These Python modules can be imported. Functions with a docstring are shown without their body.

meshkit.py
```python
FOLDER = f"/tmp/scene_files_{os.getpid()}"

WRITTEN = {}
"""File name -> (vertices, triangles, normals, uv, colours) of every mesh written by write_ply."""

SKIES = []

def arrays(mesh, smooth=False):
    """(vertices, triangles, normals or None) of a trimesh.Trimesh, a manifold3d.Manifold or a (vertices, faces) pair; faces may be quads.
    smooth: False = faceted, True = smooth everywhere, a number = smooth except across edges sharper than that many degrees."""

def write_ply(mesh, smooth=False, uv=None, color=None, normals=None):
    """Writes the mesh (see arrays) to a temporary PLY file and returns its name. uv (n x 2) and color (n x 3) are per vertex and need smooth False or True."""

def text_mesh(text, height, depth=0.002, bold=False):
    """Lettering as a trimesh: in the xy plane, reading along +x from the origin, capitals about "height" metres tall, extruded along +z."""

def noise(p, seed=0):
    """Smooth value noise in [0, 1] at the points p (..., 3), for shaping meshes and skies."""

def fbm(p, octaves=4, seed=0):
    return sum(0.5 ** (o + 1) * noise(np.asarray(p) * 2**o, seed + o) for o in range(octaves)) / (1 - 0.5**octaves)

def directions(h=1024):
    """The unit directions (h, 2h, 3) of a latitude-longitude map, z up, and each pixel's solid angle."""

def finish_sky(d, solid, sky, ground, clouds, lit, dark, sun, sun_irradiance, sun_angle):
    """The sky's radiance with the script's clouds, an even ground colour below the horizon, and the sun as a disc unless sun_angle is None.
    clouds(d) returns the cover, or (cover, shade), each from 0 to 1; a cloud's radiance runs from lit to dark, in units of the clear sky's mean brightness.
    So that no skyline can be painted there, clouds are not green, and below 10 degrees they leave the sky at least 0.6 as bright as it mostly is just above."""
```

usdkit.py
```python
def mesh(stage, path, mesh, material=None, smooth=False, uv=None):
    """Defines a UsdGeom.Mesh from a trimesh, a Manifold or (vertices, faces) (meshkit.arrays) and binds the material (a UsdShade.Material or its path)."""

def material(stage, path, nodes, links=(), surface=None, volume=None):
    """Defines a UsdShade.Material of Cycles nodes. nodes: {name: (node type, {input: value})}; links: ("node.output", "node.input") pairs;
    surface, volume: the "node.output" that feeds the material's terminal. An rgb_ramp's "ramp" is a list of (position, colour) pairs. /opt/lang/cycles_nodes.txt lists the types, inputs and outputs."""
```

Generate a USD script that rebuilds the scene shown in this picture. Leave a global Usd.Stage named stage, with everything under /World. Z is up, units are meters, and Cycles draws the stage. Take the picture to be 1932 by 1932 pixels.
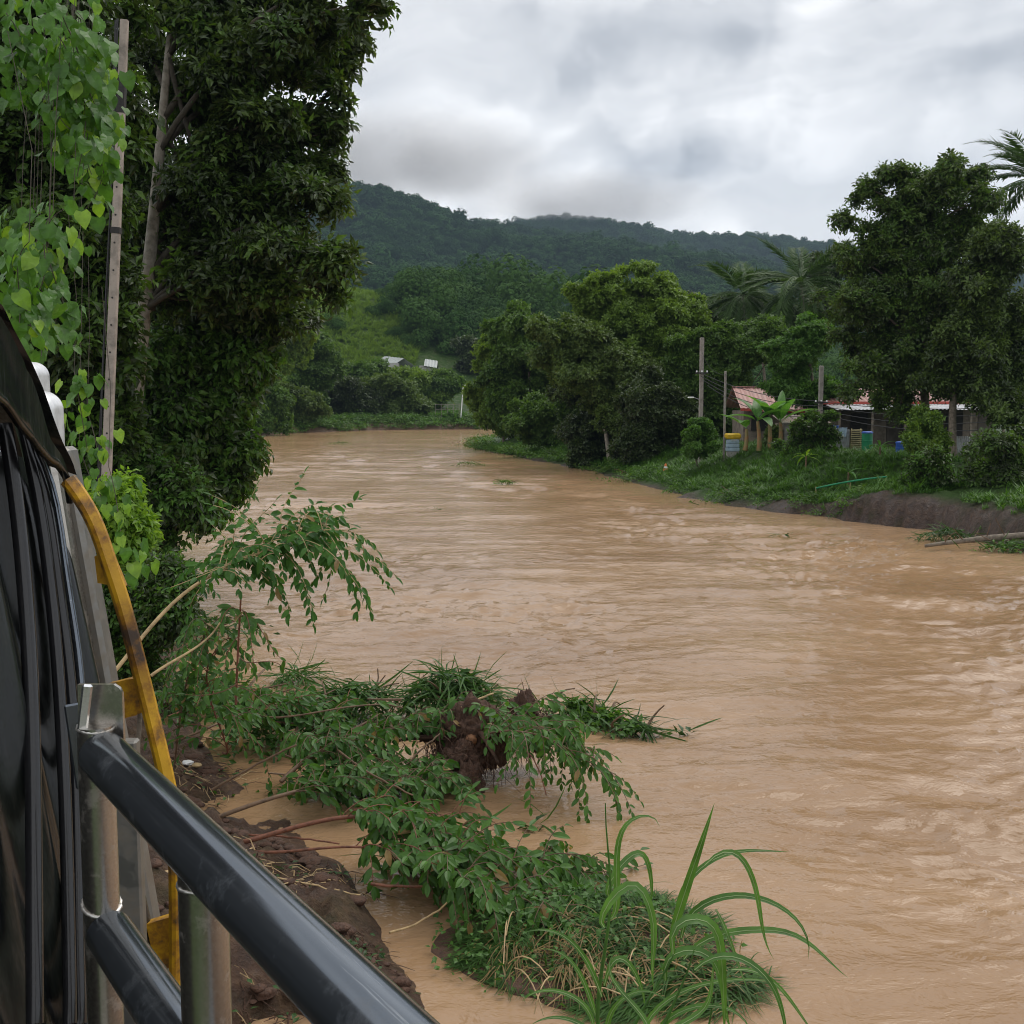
import math, numpy as np, trimesh, usdkit, manifold3d
from meshkit import fbm, noise
from pxr import Usd, UsdGeom, UsdLux, UsdShade, Gf, Sdf, Vt

stage = Usd.Stage.CreateInMemory()
UsdGeom.Xform.Define(stage, '/World')
UsdGeom.Scope.Define(stage, '/World/Looks')
# ---------------------------------------------------------------- camera, sky, sun, exposure
H, PITCH, TX = 4.5, 5.55, 0.45            # camera height over the flood water, degrees down, tangent of half the angle
cam = UsdGeom.Camera.Define(stage, '/World/camera')
cam.AddTranslateOp().Set((0, 0, H)); cam.AddRotateXOp().Set(90 - PITCH)
cam.CreateHorizontalApertureAttr(36.0); cam.CreateFocalLengthAttr(18.0 / TX)
cam.CreateClippingRangeAttr((0.05, 20000.0))
cam.CreateExposureAttr(0.16)

SUN_EL, SUN_AZ = math.radians(58), math.radians(50)      # azimuth from +y towards +x
sun = UsdLux.DistantLight.Define(stage, '/World/sun')
sun.CreateIntensityAttr(0.4); sun.CreateAngleAttr(45.0); sun.CreateNormalizeAttr(True)
sun.CreateColorAttr((1.0, 0.95, 0.88))
sun.AddRotateZOp().Set(-math.degrees(SUN_AZ)); sun.AddRotateXOp().Set(-(90 - math.degrees(SUN_EL)))


def ray(px, py):
    """Direction of the photograph's pixel (1932 x 1932), scaled to y = 1."""
    k = TX / 966
    cx, cy, p = (px - 966) * k, (966 - py) * k, math.radians(PITCH)
    y, z = math.cos(p) + cy * math.sin(p), -math.sin(p) + cy * math.cos(p)
    return np.array([cx / y, 1.0, z / y])


def P(px, py, d):
    return np.array([0, 0, H]) + ray(px, py) * d


def W(px, py, z=0.0):
    r = ray(px, py)
    return np.array([0, 0, H]) + r * ((z - H) / r[2])


def sz(npx, d):
    return npx * TX / 966 * d


def unit(v):
    v = np.asarray(v, float)
    return v / np.maximum(np.linalg.norm(v, axis=-1, keepdims=True), 1e-12)


def MAT(name, nodes, links=(), surface='p.BSDF', volume=None):
    return usdkit.material(stage, '/World/Looks/' + name, nodes, links, surface=surface, volume=volume)


SKY_N = {'tc': ('texture_coordinate', {}),
         'w': ('noise_texture', {'scale': 6.0, 'detail': 5.0, 'roughness': .45}),
         'ws': ('vector_math', {'math_type': 'subtract', 'vector2': (.5, .5, .5)}),
         'wm': ('vector_math', {'math_type': 'scale', 'scale': .14}),
         'wa': ('vector_math', {'math_type': 'add'}),
         'map': ('mapping', {'rotation': (0, math.radians(24), 0), 'scale': (1.0, 1.0, 3.3)}),
         'n': ('noise_texture', {'scale': 4.4, 'detail': 7.0, 'roughness': .44, 'distortion': .1}),
         'nr': ('map_range', {'range_type': 'smoothstep', 'from_min': .22, 'from_max': .78, 'to_min': .34, 'to_max': .96, 'clamp': True})}
SKY_L = [('tc.generated', 'w.vector'), ('w.color', 'ws.vector1'), ('ws.vector', 'wm.vector1'), ('wm.vector', 'wa.vector2'), ('tc.generated', 'wa.vector1'),
         ('wa.vector', 'map.vector'), ('map.vector', 'n.vector'), ('n.fac', 'nr.value')]
last = 'nr.result'
# cloud masses: (direction, radius in degrees, amount); dark ones negative
for i, (px, py, rad, amt) in enumerate([(900, 310, 13, -.34), (960, 350, 7, -.14), (720, 10, 15, .42), (1360, 190, 7, -.2), (1740, 120, 12, -.3), (1570, 240, 9, .2), (1270, 340, 8, .08), (1900, 330, 8, .14)]):
    d = unit(ray(px, py))
    SKY_N[f'd{i}'] = ('vector_math', {'math_type': 'dot_product', 'vector2': tuple(d)})
    SKY_N[f'm{i}'] = ('map_range', {'range_type': 'smoothstep', 'from_min': math.cos(math.radians(rad)), 'from_max': 1.0, 'to_min': 0.0, 'to_max': amt, 'clamp': True})
    SKY_N[f'a{i}'] = ('math', {'math_type': 'add'})
    SKY_L += [('wa.vector', f'd{i}.vector1'), (f'd{i}.value', f'm{i}.value'), (f'm{i}.result', f'a{i}.value1'), (last, f'a{i}.value2')]
    last = f'a{i}.value'
SKY_N |= {'ramp': ('rgb_ramp', {'ramp': [(0, (3.6, 3.8, 4.1)), (.3, (5.4, 5.55, 5.8)), (.65, (8.1, 8.15, 8.25)), (1, (12.0, 11.9, 11.8))]}),
          'sky': ('sky_texture', {'sky_type': 'single_scattering', 'sun_disc': False, 'sun_elevation': SUN_EL, 'sun_rotation': SUN_AZ, 'altitude': 100.0}),
          'mix': ('mix', {'fac': .94, 'use_clamp': False}), 'bg': ('background_shader', {'strength': .1}),
          'cl': ('clamp', {'min': 0.0, 'max': 1.0})}
SKY_L += [(last, 'cl.value'), ('cl.result', 'ramp.fac'), ('sky.color', 'mix.color1'), ('ramp.color', 'mix.color2'), ('mix.color', 'bg.color')]
dome = UsdLux.DomeLight.Define(stage, '/World/sky')
dome.GetPrim().SetCustomDataByKey('kind', 'structure')
UsdShade.MaterialBindingAPI.Apply(dome.GetPrim()).Bind(MAT('sky', SKY_N, SKY_L, surface='bg.background'))

# ---------------------------------------------------------------- helpers
used = {}


def numbered(parent, name):
    k = used.get((parent, name), -1) + 1
    used[(parent, name)] = k
    return f'{parent}/{name}' + (f'_{k:03d}' if k else '')


def tag(prim, label=None, cat=None, group=None, kind=None):
    prim = prim.GetPrim() if hasattr(prim, 'GetPrim') else prim
    for k, v in (('label', label), ('category', cat), ('group', group), ('kind', kind)):
        if v:
            prim.SetCustomDataByKey(k, v)
    return prim


ORIGIN = {'/World': np.zeros(3)}


def thing(name, label, cat, loc=(0, 0, 0), group=None, kind=None):
    path = numbered('/World', name)
    x = UsdGeom.Xform.Define(stage, path)
    x.AddTranslateOp().Set(tuple(map(float, loc)))
    ORIGIN[path] = np.asarray(loc, float)
    tag(x, label, cat, group, kind)
    return path


def part(name, mesh, mat, parent='/World', smooth=False, label=None, kind=None):
    """One mesh, given in world coordinates, under parent."""
    path = numbered(parent, name)
    o = ORIGIN[parent]
    ORIGIN[path] = o
    if hasattr(mesh, 'to_mesh'):
        m = mesh.to_mesh(); mesh = (m.vert_properties[:, :3], m.tri_verts)
    v, f = (mesh.vertices, mesh.faces) if hasattr(mesh, 'faces') else mesh
    m = usdkit.mesh(stage, path, (np.asarray(v, float) - o, f), mat, smooth=smooth)
    tag(m, label, kind=kind)
    return path


def top(name, mesh, mat, label=None, cat=None, group=None, kind=None, smooth=False):
    p = part(name, mesh, mat, '/World', smooth)
    tag(stage.GetPrimAtPath(p), label, cat, group, kind)
    return p


def cat_(ms):
    vs, fs, n = [], [], 0
    for v, f in ms:
        vs.append(np.asarray(v, float)); fs.append(np.asarray(f) + n); n += len(v)
    return np.vstack(vs), np.vstack(fs)


def tube(pts, rad, n=8, cap=True):
    pts = np.asarray(pts, float); m = len(pts)
    rad = np.broadcast_to(np.asarray(rad, float), m) if np.ndim(rad) == 0 or len(np.atleast_1d(rad)) == m else np.interp(np.linspace(0, 1, m), np.linspace(0, 1, len(rad)), rad)
    t = unit(np.gradient(pts, axis=0))
    a = np.where(np.abs(t[:, 2:3]) > .9, [[1.0, 0, 0]], [[0, 0, 1.0]])
    u = unit(np.cross(t, a))
    for i in range(1, m):                                  # parallel transport
        w = u[i - 1] - t[i] * (u[i - 1] @ t[i])
        u[i] = unit(w) if np.linalg.norm(w) > 1e-6 else u[i]
    w = np.cross(t, u)
    ang = np.linspace(0, 2 * np.pi, n, endpoint=False)
    v = (pts[:, None] + rad[:, None, None] * (np.cos(ang)[None, :, None] * u[:, None] + np.sin(ang)[None, :, None] * w[:, None])).reshape(-1, 3)
    i, j = np.meshgrid(np.arange(m - 1), np.arange(n), indexing='ij')
    a, b = i * n + j, i * n + (j + 1) % n
    f = np.concatenate([np.stack([a, b, b + n], -1).reshape(-1, 3), np.stack([a, b + n, a + n], -1).reshape(-1, 3)])
    if cap:
        v = np.vstack([v, pts[0], pts[-1]]); k = m * n; r = np.arange(n)
        f = np.vstack([f, np.stack([np.full(n, k), (r + 1) % n, r], 1), np.stack([np.full(n, k + 1), (m - 1) * n + r, (m - 1) * n + (r + 1) % n], 1)])
    return v, f


def spline(pts, n=16):
    pts = np.asarray(pts, float)
    if len(pts) == 2:
        return pts[0] + (pts[1] - pts[0]) * np.linspace(0, 1, n)[:, None]
    from scipy.interpolate import CubicSpline
    s = np.r_[0, np.cumsum(np.maximum(np.linalg.norm(np.diff(pts, axis=0), axis=1), 1e-6))]
    return CubicSpline(s, pts)(np.linspace(0, s[-1], n))


def box(cx, cy, cz, sx, sy, sz_, rot=0.0, chamfer=0.0):
    if chamfer:
        c = min(chamfer, .45 * min(sx, sy, sz_))
        pts = [(x, y, z) for x in (-1, 1) for y in (-1, 1) for z in (-1, 1)]
        h = np.array([sx, sy, sz_]) / 2
        q = [np.array(p) * (h - np.array(e) * c) for p in pts for e in ((0, 1, 1), (1, 0, 1), (1, 1, 0))]
        m = trimesh.convex.convex_hull(np.array(q))
    else:
        m = trimesh.creation.box([sx, sy, sz_])
    v = np.array(m.vertices)
    c, s = math.cos(rot), math.sin(rot)
    v[:, :2] = v[:, :2] @ np.array([[c, s], [-s, c]])
    return v + [cx, cy, cz], np.array(m.faces)


def bar(a, b, w, h, up=(0, 0, 1), chamfer=.0):
    """A box from a to b, w across and h along up."""
    a, b = np.asarray(a, float), np.asarray(b, float)
    v, f = box(0, 0, 0, w, np.linalg.norm(b - a), h, chamfer=chamfer)
    y = unit(b - a); x = unit(np.cross(y, up)); z = np.cross(x, y)
    return v @ np.array([x, y, z]) + (a + b) / 2, f


def basis(axis, up):
    y = unit(axis); up = np.broadcast_to(up, y.shape)
    x = np.cross(y, up)
    bad = np.linalg.norm(x, axis=-1) < 1e-3
    if np.any(bad):
        x[bad] = np.cross(y[bad], [.3, 1, .2])
    x = unit(x); z = np.cross(x, y)
    return np.stack([x, y, z], 1)                           # rows


def place(proto, pos, R, s):
    v, f = proto
    n = len(pos)
    s = np.broadcast_to(s, n)
    vv = (v[None] * s[:, None, None]) @ R + pos[:, None]
    ff = f[None] + (np.arange(n) * len(v))[:, None, None]
    return vv.reshape(-1, 3), ff.reshape(-1, 3)


def leaf_small(L=1.0, Wd=.45, fold=.08, curl=.15):
    v = np.array([[0, 0, 0], [-Wd / 2, .42 * L, fold * L], [0, .42 * L, 0], [Wd / 2, .42 * L, fold * L], [0, L, -curl * L]])
    return v, np.array([[0, 2, 1], [0, 3, 2], [1, 2, 4], [2, 3, 4]])


def leaf_long(L=1.0, Wd=.38, fold=.05, curl=.18):
    ts, ws = [0, .12, .35, .65, .88, 1], [0, .55, 1, .9, .5, 0]
    v, f = [[0, 0, 0]], []
    for t, w in list(zip(ts, ws))[1:-1]:
        z = -curl * t * t
        v += [[-w * Wd / 2, t, z + fold * w], [0, t, z], [w * Wd / 2, t, z + fold * w]]
    v.append([0, 1, -curl])
    f += [[0, 2, 1], [0, 3, 2]]
    for i in range(3):
        a = 1 + 3 * i
        f += [[a, a + 1, a + 4], [a, a + 4, a + 3], [a + 1, a + 2, a + 5], [a + 1, a + 5, a + 4]]
    f += [[10, 11, 13], [11, 12, 13]]
    return np.array(v, float) * L, np.array(f)


def leaf_heart(L=1.0, Wd=.86, fold=.06, curl=.2, seed=0):
    r = np.random.default_rng(seed)
    ts = [0, .04, .22, .45, .7, .88, 1]
    ws = [0, .62, 1, .96, .62, .28, 0]
    v, f = [[0, .05, 0]], []
    for k, (t, w) in enumerate(list(zip(ts, ws))[1:-1]):
        z = -curl * t * t
        wob = (r.random(2) - .5) * .08
        tb = t - (.10 if k == 0 else 0)
        v += [[-w * Wd / 2, tb + wob[0], z + fold * w + wob[0]], [0, t + (.03 if k == 0 else 0), z], [w * Wd / 2, tb + wob[1], z + fold * w + wob[1]]]
    v.append([0, 1, -curl])
    f += [[0, 2, 1], [0, 3, 2]]
    n = len(ts) - 2
    for i in range(n - 1):
        a = 1 + 3 * i
        f += [[a, a + 1, a + 4], [a, a + 4, a + 3], [a + 1, a + 2, a + 5], [a + 1, a + 5, a + 4]]
    a = 1 + 3 * (n - 1)
    f += [[a, a + 1, a + 3], [a + 1, a + 2, a + 3]]
    return np.array(v, float) * L, np.array(f)


def grid(X, Y, Z):
    n, m = X.shape
    v = np.stack([X, Y, Z], -1).reshape(-1, 3)
    i, j = np.meshgrid(np.arange(n - 1), np.arange(m - 1), indexing='ij')
    a = i * m + j
    f = np.concatenate([np.stack([a, a + m, a + m + 1], -1).reshape(-1, 3), np.stack([a, a + m + 1, a + 1], -1).reshape(-1, 3)])
    n_ = np.cross(v[f[0, 1]] - v[f[0, 0]], v[f[0, 2]] - v[f[0, 0]])
    return v, (f if n_[2] > 0 else f[:, ::-1])


def primvar(path, name, vals):
    UsdGeom.PrimvarsAPI(stage.GetPrimAtPath(path)).CreatePrimvar(name, Sdf.ValueTypeNames.FloatArray, 'vertex').Set(Vt.FloatArray.FromNumpy(np.asarray(vals, np.float32)))


def quats(R):
    """Row-basis rotations (n,3,3) to (w,x,y,z)."""
    from scipy.spatial.transform import Rotation
    q = Rotation.from_matrix(np.swapaxes(R, 1, 2)).as_quat()
    return q[:, [3, 0, 1, 2]]


def instancer(path, protos, mats, pos, R, s, idx):
    pi = UsdGeom.PointInstancer.Define(stage, path)
    targets = []
    for k, (pm, mt) in enumerate(zip(protos, mats)):
        pp = f'{path}/prototype_{k:03d}'
        usdkit.mesh(stage, pp, pm, mt)
        targets.append(Sdf.Path(pp))
    pi.CreatePrototypesRel().SetTargets(targets)
    pi.CreatePositionsAttr(Vt.Vec3fArray.FromNumpy(np.asarray(pos, np.float32)))
    pi.CreateOrientationsAttr(Vt.QuathArray([Gf.Quath(*map(float, q)) for q in quats(R)]))
    s = np.broadcast_to(np.asarray(s, float), len(pos))
    pi.CreateScalesAttr(Vt.Vec3fArray.FromNumpy(np.repeat(s[:, None], 3, 1).astype(np.float32)))
    pi.CreateProtoIndicesAttr(Vt.IntArray.FromNumpy(np.asarray(idx, np.int32)))
    return pi


# ---------------------------------------------------------------- materials
def leaf_mat(name, c1, c2, c3=None, trans=.3, rough=.42, spec=.35, by='object', tcol=1.6):
    c3 = c3 or c2
    n = {'oi': ('object_info', {}), 'g': ('geometry', {}), 'nz': ('noise_texture', {'scale': 11.0, 'detail': 4.0}), 'nzr': ('rgb_ramp', {'ramp': [(.3, (.66, .68, .66)), (.7, (1.2, 1.2, 1.15))]}), 'mul': ('mix', {'mix_type': 'multiply', 'fac': 1.0}), 'a': ('math', {'math_type': 'multiply', 'value2': .65}), 'b': ('math', {'math_type': 'multiply_add', 'value2': .35}),
         'r': ('rgb_ramp', {'ramp': [(0, c1), (.55, c2), (.9, c2), (1, c3)]}),
         'p': ('principled_bsdf', {'roughness': rough, 'specular_ior_level': spec}), 't': ('translucent_bsdf', {}),
         'tc': ('mix', {'mix_type': 'multiply', 'fac': 1.0, 'color2': (tcol * 1.05, tcol, tcol * .45)}), 'm': ('mix_closure', {'fac': trans})}
    l = [('oi.random', 'a.value1'), ('g.random_per_island', 'b.value1'), ('a.value', 'b.value3'), ('b.value', 'r.fac'), ('g.position', 'nz.vector'), ('nz.fac', 'nzr.fac'), ('r.color', 'mul.color1'), ('nzr.color', 'mul.color2'), ('mul.color', 'p.base_color'), ('mul.color', 'tc.color1'), ('tc.color', 't.color'), ('p.BSDF', 'm.closure1'), ('t.BSDF', 'm.closure2')]
    return MAT(name, n, l, surface='m.closure')


def plain(name, col, rough=.6, metal=0.0, spec=.5, var=.25, scale=6.0, bump=.0, bscale=40.0, col2=None, thr=(.45, .65), coat=0.0):
    c2 = col2 or tuple(c * (1 - var) for c in col)
    n = {'tc': ('texture_coordinate', {}), 'n': ('noise_texture', {'scale': scale, 'detail': 6.0, 'roughness': .62}),
         'r': ('rgb_ramp', {'ramp': [(thr[0], col), (thr[1], c2)]}),
         'nb': ('noise_texture', {'scale': bscale, 'detail': 4.0}), 'bp': ('bump', {'strength': 1.0, 'distance': bump}),
         'rr': ('map_range', {'from_min': .3, 'from_max': .7, 'to_min': rough * .8, 'to_max': min(1, rough * 1.25), 'clamp': True}),
         'p': ('principled_bsdf', {'metallic': metal, 'specular_ior_level': spec, 'coat_weight': coat})}
    l = [('tc.object', 'n.vector'), ('n.fac', 'r.fac'), ('r.color', 'p.base_color'), ('nb.fac', 'rr.value'), ('tc.object', 'nb.vector'), ('rr.result', 'p.roughness')]
    if bump:
        l += [('nb.fac', 'bp.height'), ('bp.normal', 'p.normal')]
    return MAT(name, n, l)


M = {}
M['canopy_dark'] = leaf_mat('canopy_dark', (.028, .046, .013), (.044, .072, .018), (.095, .145, .035), .25, .38, .45)
M['canopy_mid'] = leaf_mat('canopy_mid', (.052, .108, .018), (.085, .16, .026), (.16, .25, .045), .34)
M['canopy_light'] = leaf_mat('canopy_light', (.095, .165, .022), (.145, .235, .034), (.24, .33, .06), .36)
M['canopy_olive'] = leaf_mat('canopy_olive', (.062, .105, .022), (.095, .15, .03), (.18, .22, .05), .3)
M['bush'] = leaf_mat('bush', (.052, .125, .02), (.085, .185, .03), (.15, .26, .05), .35)
M['vine_leaf'] = leaf_mat('vine_leaf', (.05, .13, .02), (.08, .19, .03), (.20, .32, .05), .38, .4, .4)
M['vine_young'] = leaf_mat('vine_young', (.14, .27, .03), (.20, .34, .04), (.28, .40, .06), .45, .4, .4)
M['branch_leaf'] = leaf_mat('branch_leaf', (.036, .10, .016), (.075, .175, .03), (.16, .26, .06), .3, .42, .35)
M['branch_leaf_bright'] = leaf_mat('branch_leaf_bright', (.04, .12, .02), (.07, .18, .03), (.13, .25, .05), .34, .42, .3)
M['drift_leaf'] = leaf_mat('drift_leaf', (.025, .06, .015), (.045, .11, .025), (.09, .12, .035), .2)
M['grass'] = leaf_mat('grass', (.05, .125, .02), (.08, .18, .028), (.13, .22, .045), .3)
M['meadow'] = leaf_mat('meadow', (.10, .175, .035), (.14, .225, .05), (.20, .27, .08), .3, .6, .1)
M['mat_grass'] = leaf_mat('mat_grass', (.03, .07, .014), (.05, .12, .022), (.20, .16, .06), .25, .5, .25)
M['reed'] = leaf_mat('reed', (.06, .15, .03), (.085, .19, .04), (.12, .24, .05), .35, .38, .45)
M['palm'] = leaf_mat('palm', (.035, .075, .02), (.055, .105, .026), (.15, .15, .04), .25, .45, .25)
M['rib_green'] = plain('rib_green', (.30, .40, .17), .5)
M['banana'] = leaf_mat('banana', (.08, .2, .04), (.10, .25, .05), (.2, .28, .06), .4, .4, .5)
M['forest'] = leaf_mat('forest', (.014, .040, .014), (.030, .076, .020), (.085, .115, .034), .15, .75, .06)
M['forest_near'] = leaf_mat('forest_near', (.026, .066, .016), (.05, .105, .024), (.11, .16, .04), .2, .7, .08)
M['bark'] = plain('bark', (.20, .165, .125), .85, var=.5, scale=9, bump=.012, bscale=30)
M['bark_dark'] = plain('bark_dark', (.085, .07, .052), .9, var=.5, scale=9, bump=.01, bscale=30)
M['bark_pale'] = plain('bark_pale', (.34, .30, .25), .85, col2=(.17, .15, .12), scale=5, bump=.01, bscale=26)
M['twig'] = plain('twig', (.15, .09, .05), .65, var=.45, scale=14, bump=.003, bscale=60)
M['twig_red'] = plain('twig_red', (.20, .075, .04), .6, var=.5, scale=14, bump=.003, bscale=60)
M['cane'] = plain('cane', (.48, .34, .17), .6, var=.45, scale=9, bump=.002, bscale=60)
M['roots'] = plain('roots', (.085, .042, .025), .8, var=.5, scale=18, bump=.01, bscale=70)
M['root_tip'] = plain('root_tip', (.33, .16, .08), .7, var=.4, scale=18, bump=.01, bscale=70)
M['concrete'] = plain('concrete', (.36, .305, .26), .85, col2=(.19, .165, .14), scale=3.5, bump=.004, bscale=55)
M['old_pole'] = plain('old_pole', (.26, .235, .21), .85, col2=(.17, .15, .13), scale=3.5)
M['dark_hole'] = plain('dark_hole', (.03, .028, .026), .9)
M['cable'] = plain('cable', (.02, .02, .022), .5)
M['zinc'] = plain('zinc', (.42, .43, .44), .45, metal=.5, col2=(.22, .21, .2), scale=2.5)
M['roof_pink'] = plain('roof_pink', (.40, .21, .18), .55, col2=(.30, .19, .165), scale=1.2)
M['fascia_red'] = plain('fascia_red', (.42, .07, .05), .5)
M['roof_white'] = plain('roof_white', (.62, .63, .65), .4, metal=.3, col2=(.42, .40, .38), scale=1.5)
M['far_roof'] = plain('far_roof', (.34, .37, .36), .5, col2=(.26, .28, .27), scale=.5)
M['rust_roof'] = plain('rust_roof', (.30, .23, .19), .7, col2=(.42, .38, .35), scale=1.6)
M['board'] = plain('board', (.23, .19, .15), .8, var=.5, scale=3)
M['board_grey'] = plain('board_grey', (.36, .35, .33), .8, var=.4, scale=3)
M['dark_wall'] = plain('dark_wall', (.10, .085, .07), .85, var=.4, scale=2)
M['bamboo'] = plain('bamboo', (.42, .36, .18), .6, var=.4, scale=6)
M['green_plastic'] = plain('green_plastic', (.01, .22, .09), .4)
M['blue_plastic'] = plain('blue_plastic', (.02, .10, .48), .4)
M['pale_blue'] = plain('pale_blue', (.42, .55, .68), .45)
M['yellow_plastic'] = plain('yellow_plastic', (.75, .48, .02), .4)
M['orange'] = plain('orange', (.75, .2, .05), .5)
M['white_paint'] = plain('white_paint', (.75, .76, .76), .5, var=.12)
M['banana_stem'] = plain('banana_stem', (.22, .18, .07), .6, col2=(.3, .13, .05), scale=4)
M['palm_trunk'] = plain('palm_trunk', (.24, .21, .17), .85, var=.4, scale=4, bump=.01, bscale=20)
M['dead_leaf'] = leaf_mat('dead_leaf', (.20, .13, .05), (.28, .19, .08), (.36, .26, .1), .25)
# truck
M['tarp'] = MAT('tarp', {'tc': ('texture_coordinate', {}), 'map': ('mapping', {'scale': (14, 14, 2.2)}), 'n': ('noise_texture', {'scale': 1.6, 'detail': 7.0, 'roughness': .65}),
                         'r': ('rgb_ramp', {'ramp': [(.42, (.004, .0045, .005)), (.62, (.009, .011, .009)), (.85, (.05, .042, .034))]}),
                         'rr': ('map_range', {'from_min': .35, 'from_max': .7, 'to_min': .1, 'to_max': .32, 'clamp': True}),
                         'b': ('noise_texture', {'scale': 60.0, 'detail': 3.0}), 'bp': ('bump', {'strength': .15, 'distance': .0015}), 'p': ('principled_bsdf', {'specular_ior_level': .42})},
              [('tc.object', 'map.vector'), ('map.vector', 'n.vector'), ('n.fac', 'r.fac'), ('r.color', 'p.base_color'), ('n.fac', 'rr.value'), ('rr.result', 'p.roughness'), ('tc.object', 'b.vector'), ('b.fac', 'bp.height'), ('bp.normal', 'p.normal')])


def steel(name, col, rough, dirt=(.12, .09, .06), amount=(.55, .75)):
    return MAT(name, {'tc': ('texture_coordinate', {}), 'n': ('noise_texture', {'scale': 26.0, 'detail': 7.0, 'roughness': .65}), 'n2': ('noise_texture', {'scale': 220.0, 'detail': 3.0}),
                      'r': ('rgb_ramp', {'ramp': [(amount[0], (0, 0, 0)), (amount[1], (1, 1, 1))]}), 'c': ('mix', {'color1': col, 'color2': dirt}),
                      'mr': ('map_range', {'from_min': 0.0, 'from_max': 1.0, 'to_min': 1.0, 'to_max': .25, 'clamp': True}),
                      'ra': ('map_range', {'from_min': .3, 'from_max': .7, 'to_min': rough * .95, 'to_max': rough * 1.08, 'clamp': True}), 'rb': ('mix_float', {'b': .6}),
                      'bp': ('bump', {'strength': .03, 'distance': .0003}), 'p': ('principled_bsdf', {})},
               [('tc.object', 'n.vector'), ('n.fac', 'r.fac'), ('r.color', 'c.fac'), ('c.color', 'p.base_color'), ('r.color', 'mr.value'), ('mr.result', 'p.metallic'),
                ('tc.object', 'n2.vector'), ('n2.fac', 'ra.value'), ('ra.result', 'rb.a'), ('r.color', 'rb.fac'), ('rb.result', 'p.roughness'), ('n2.fac', 'bp.height'), ('bp.normal', 'p.normal')])


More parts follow.
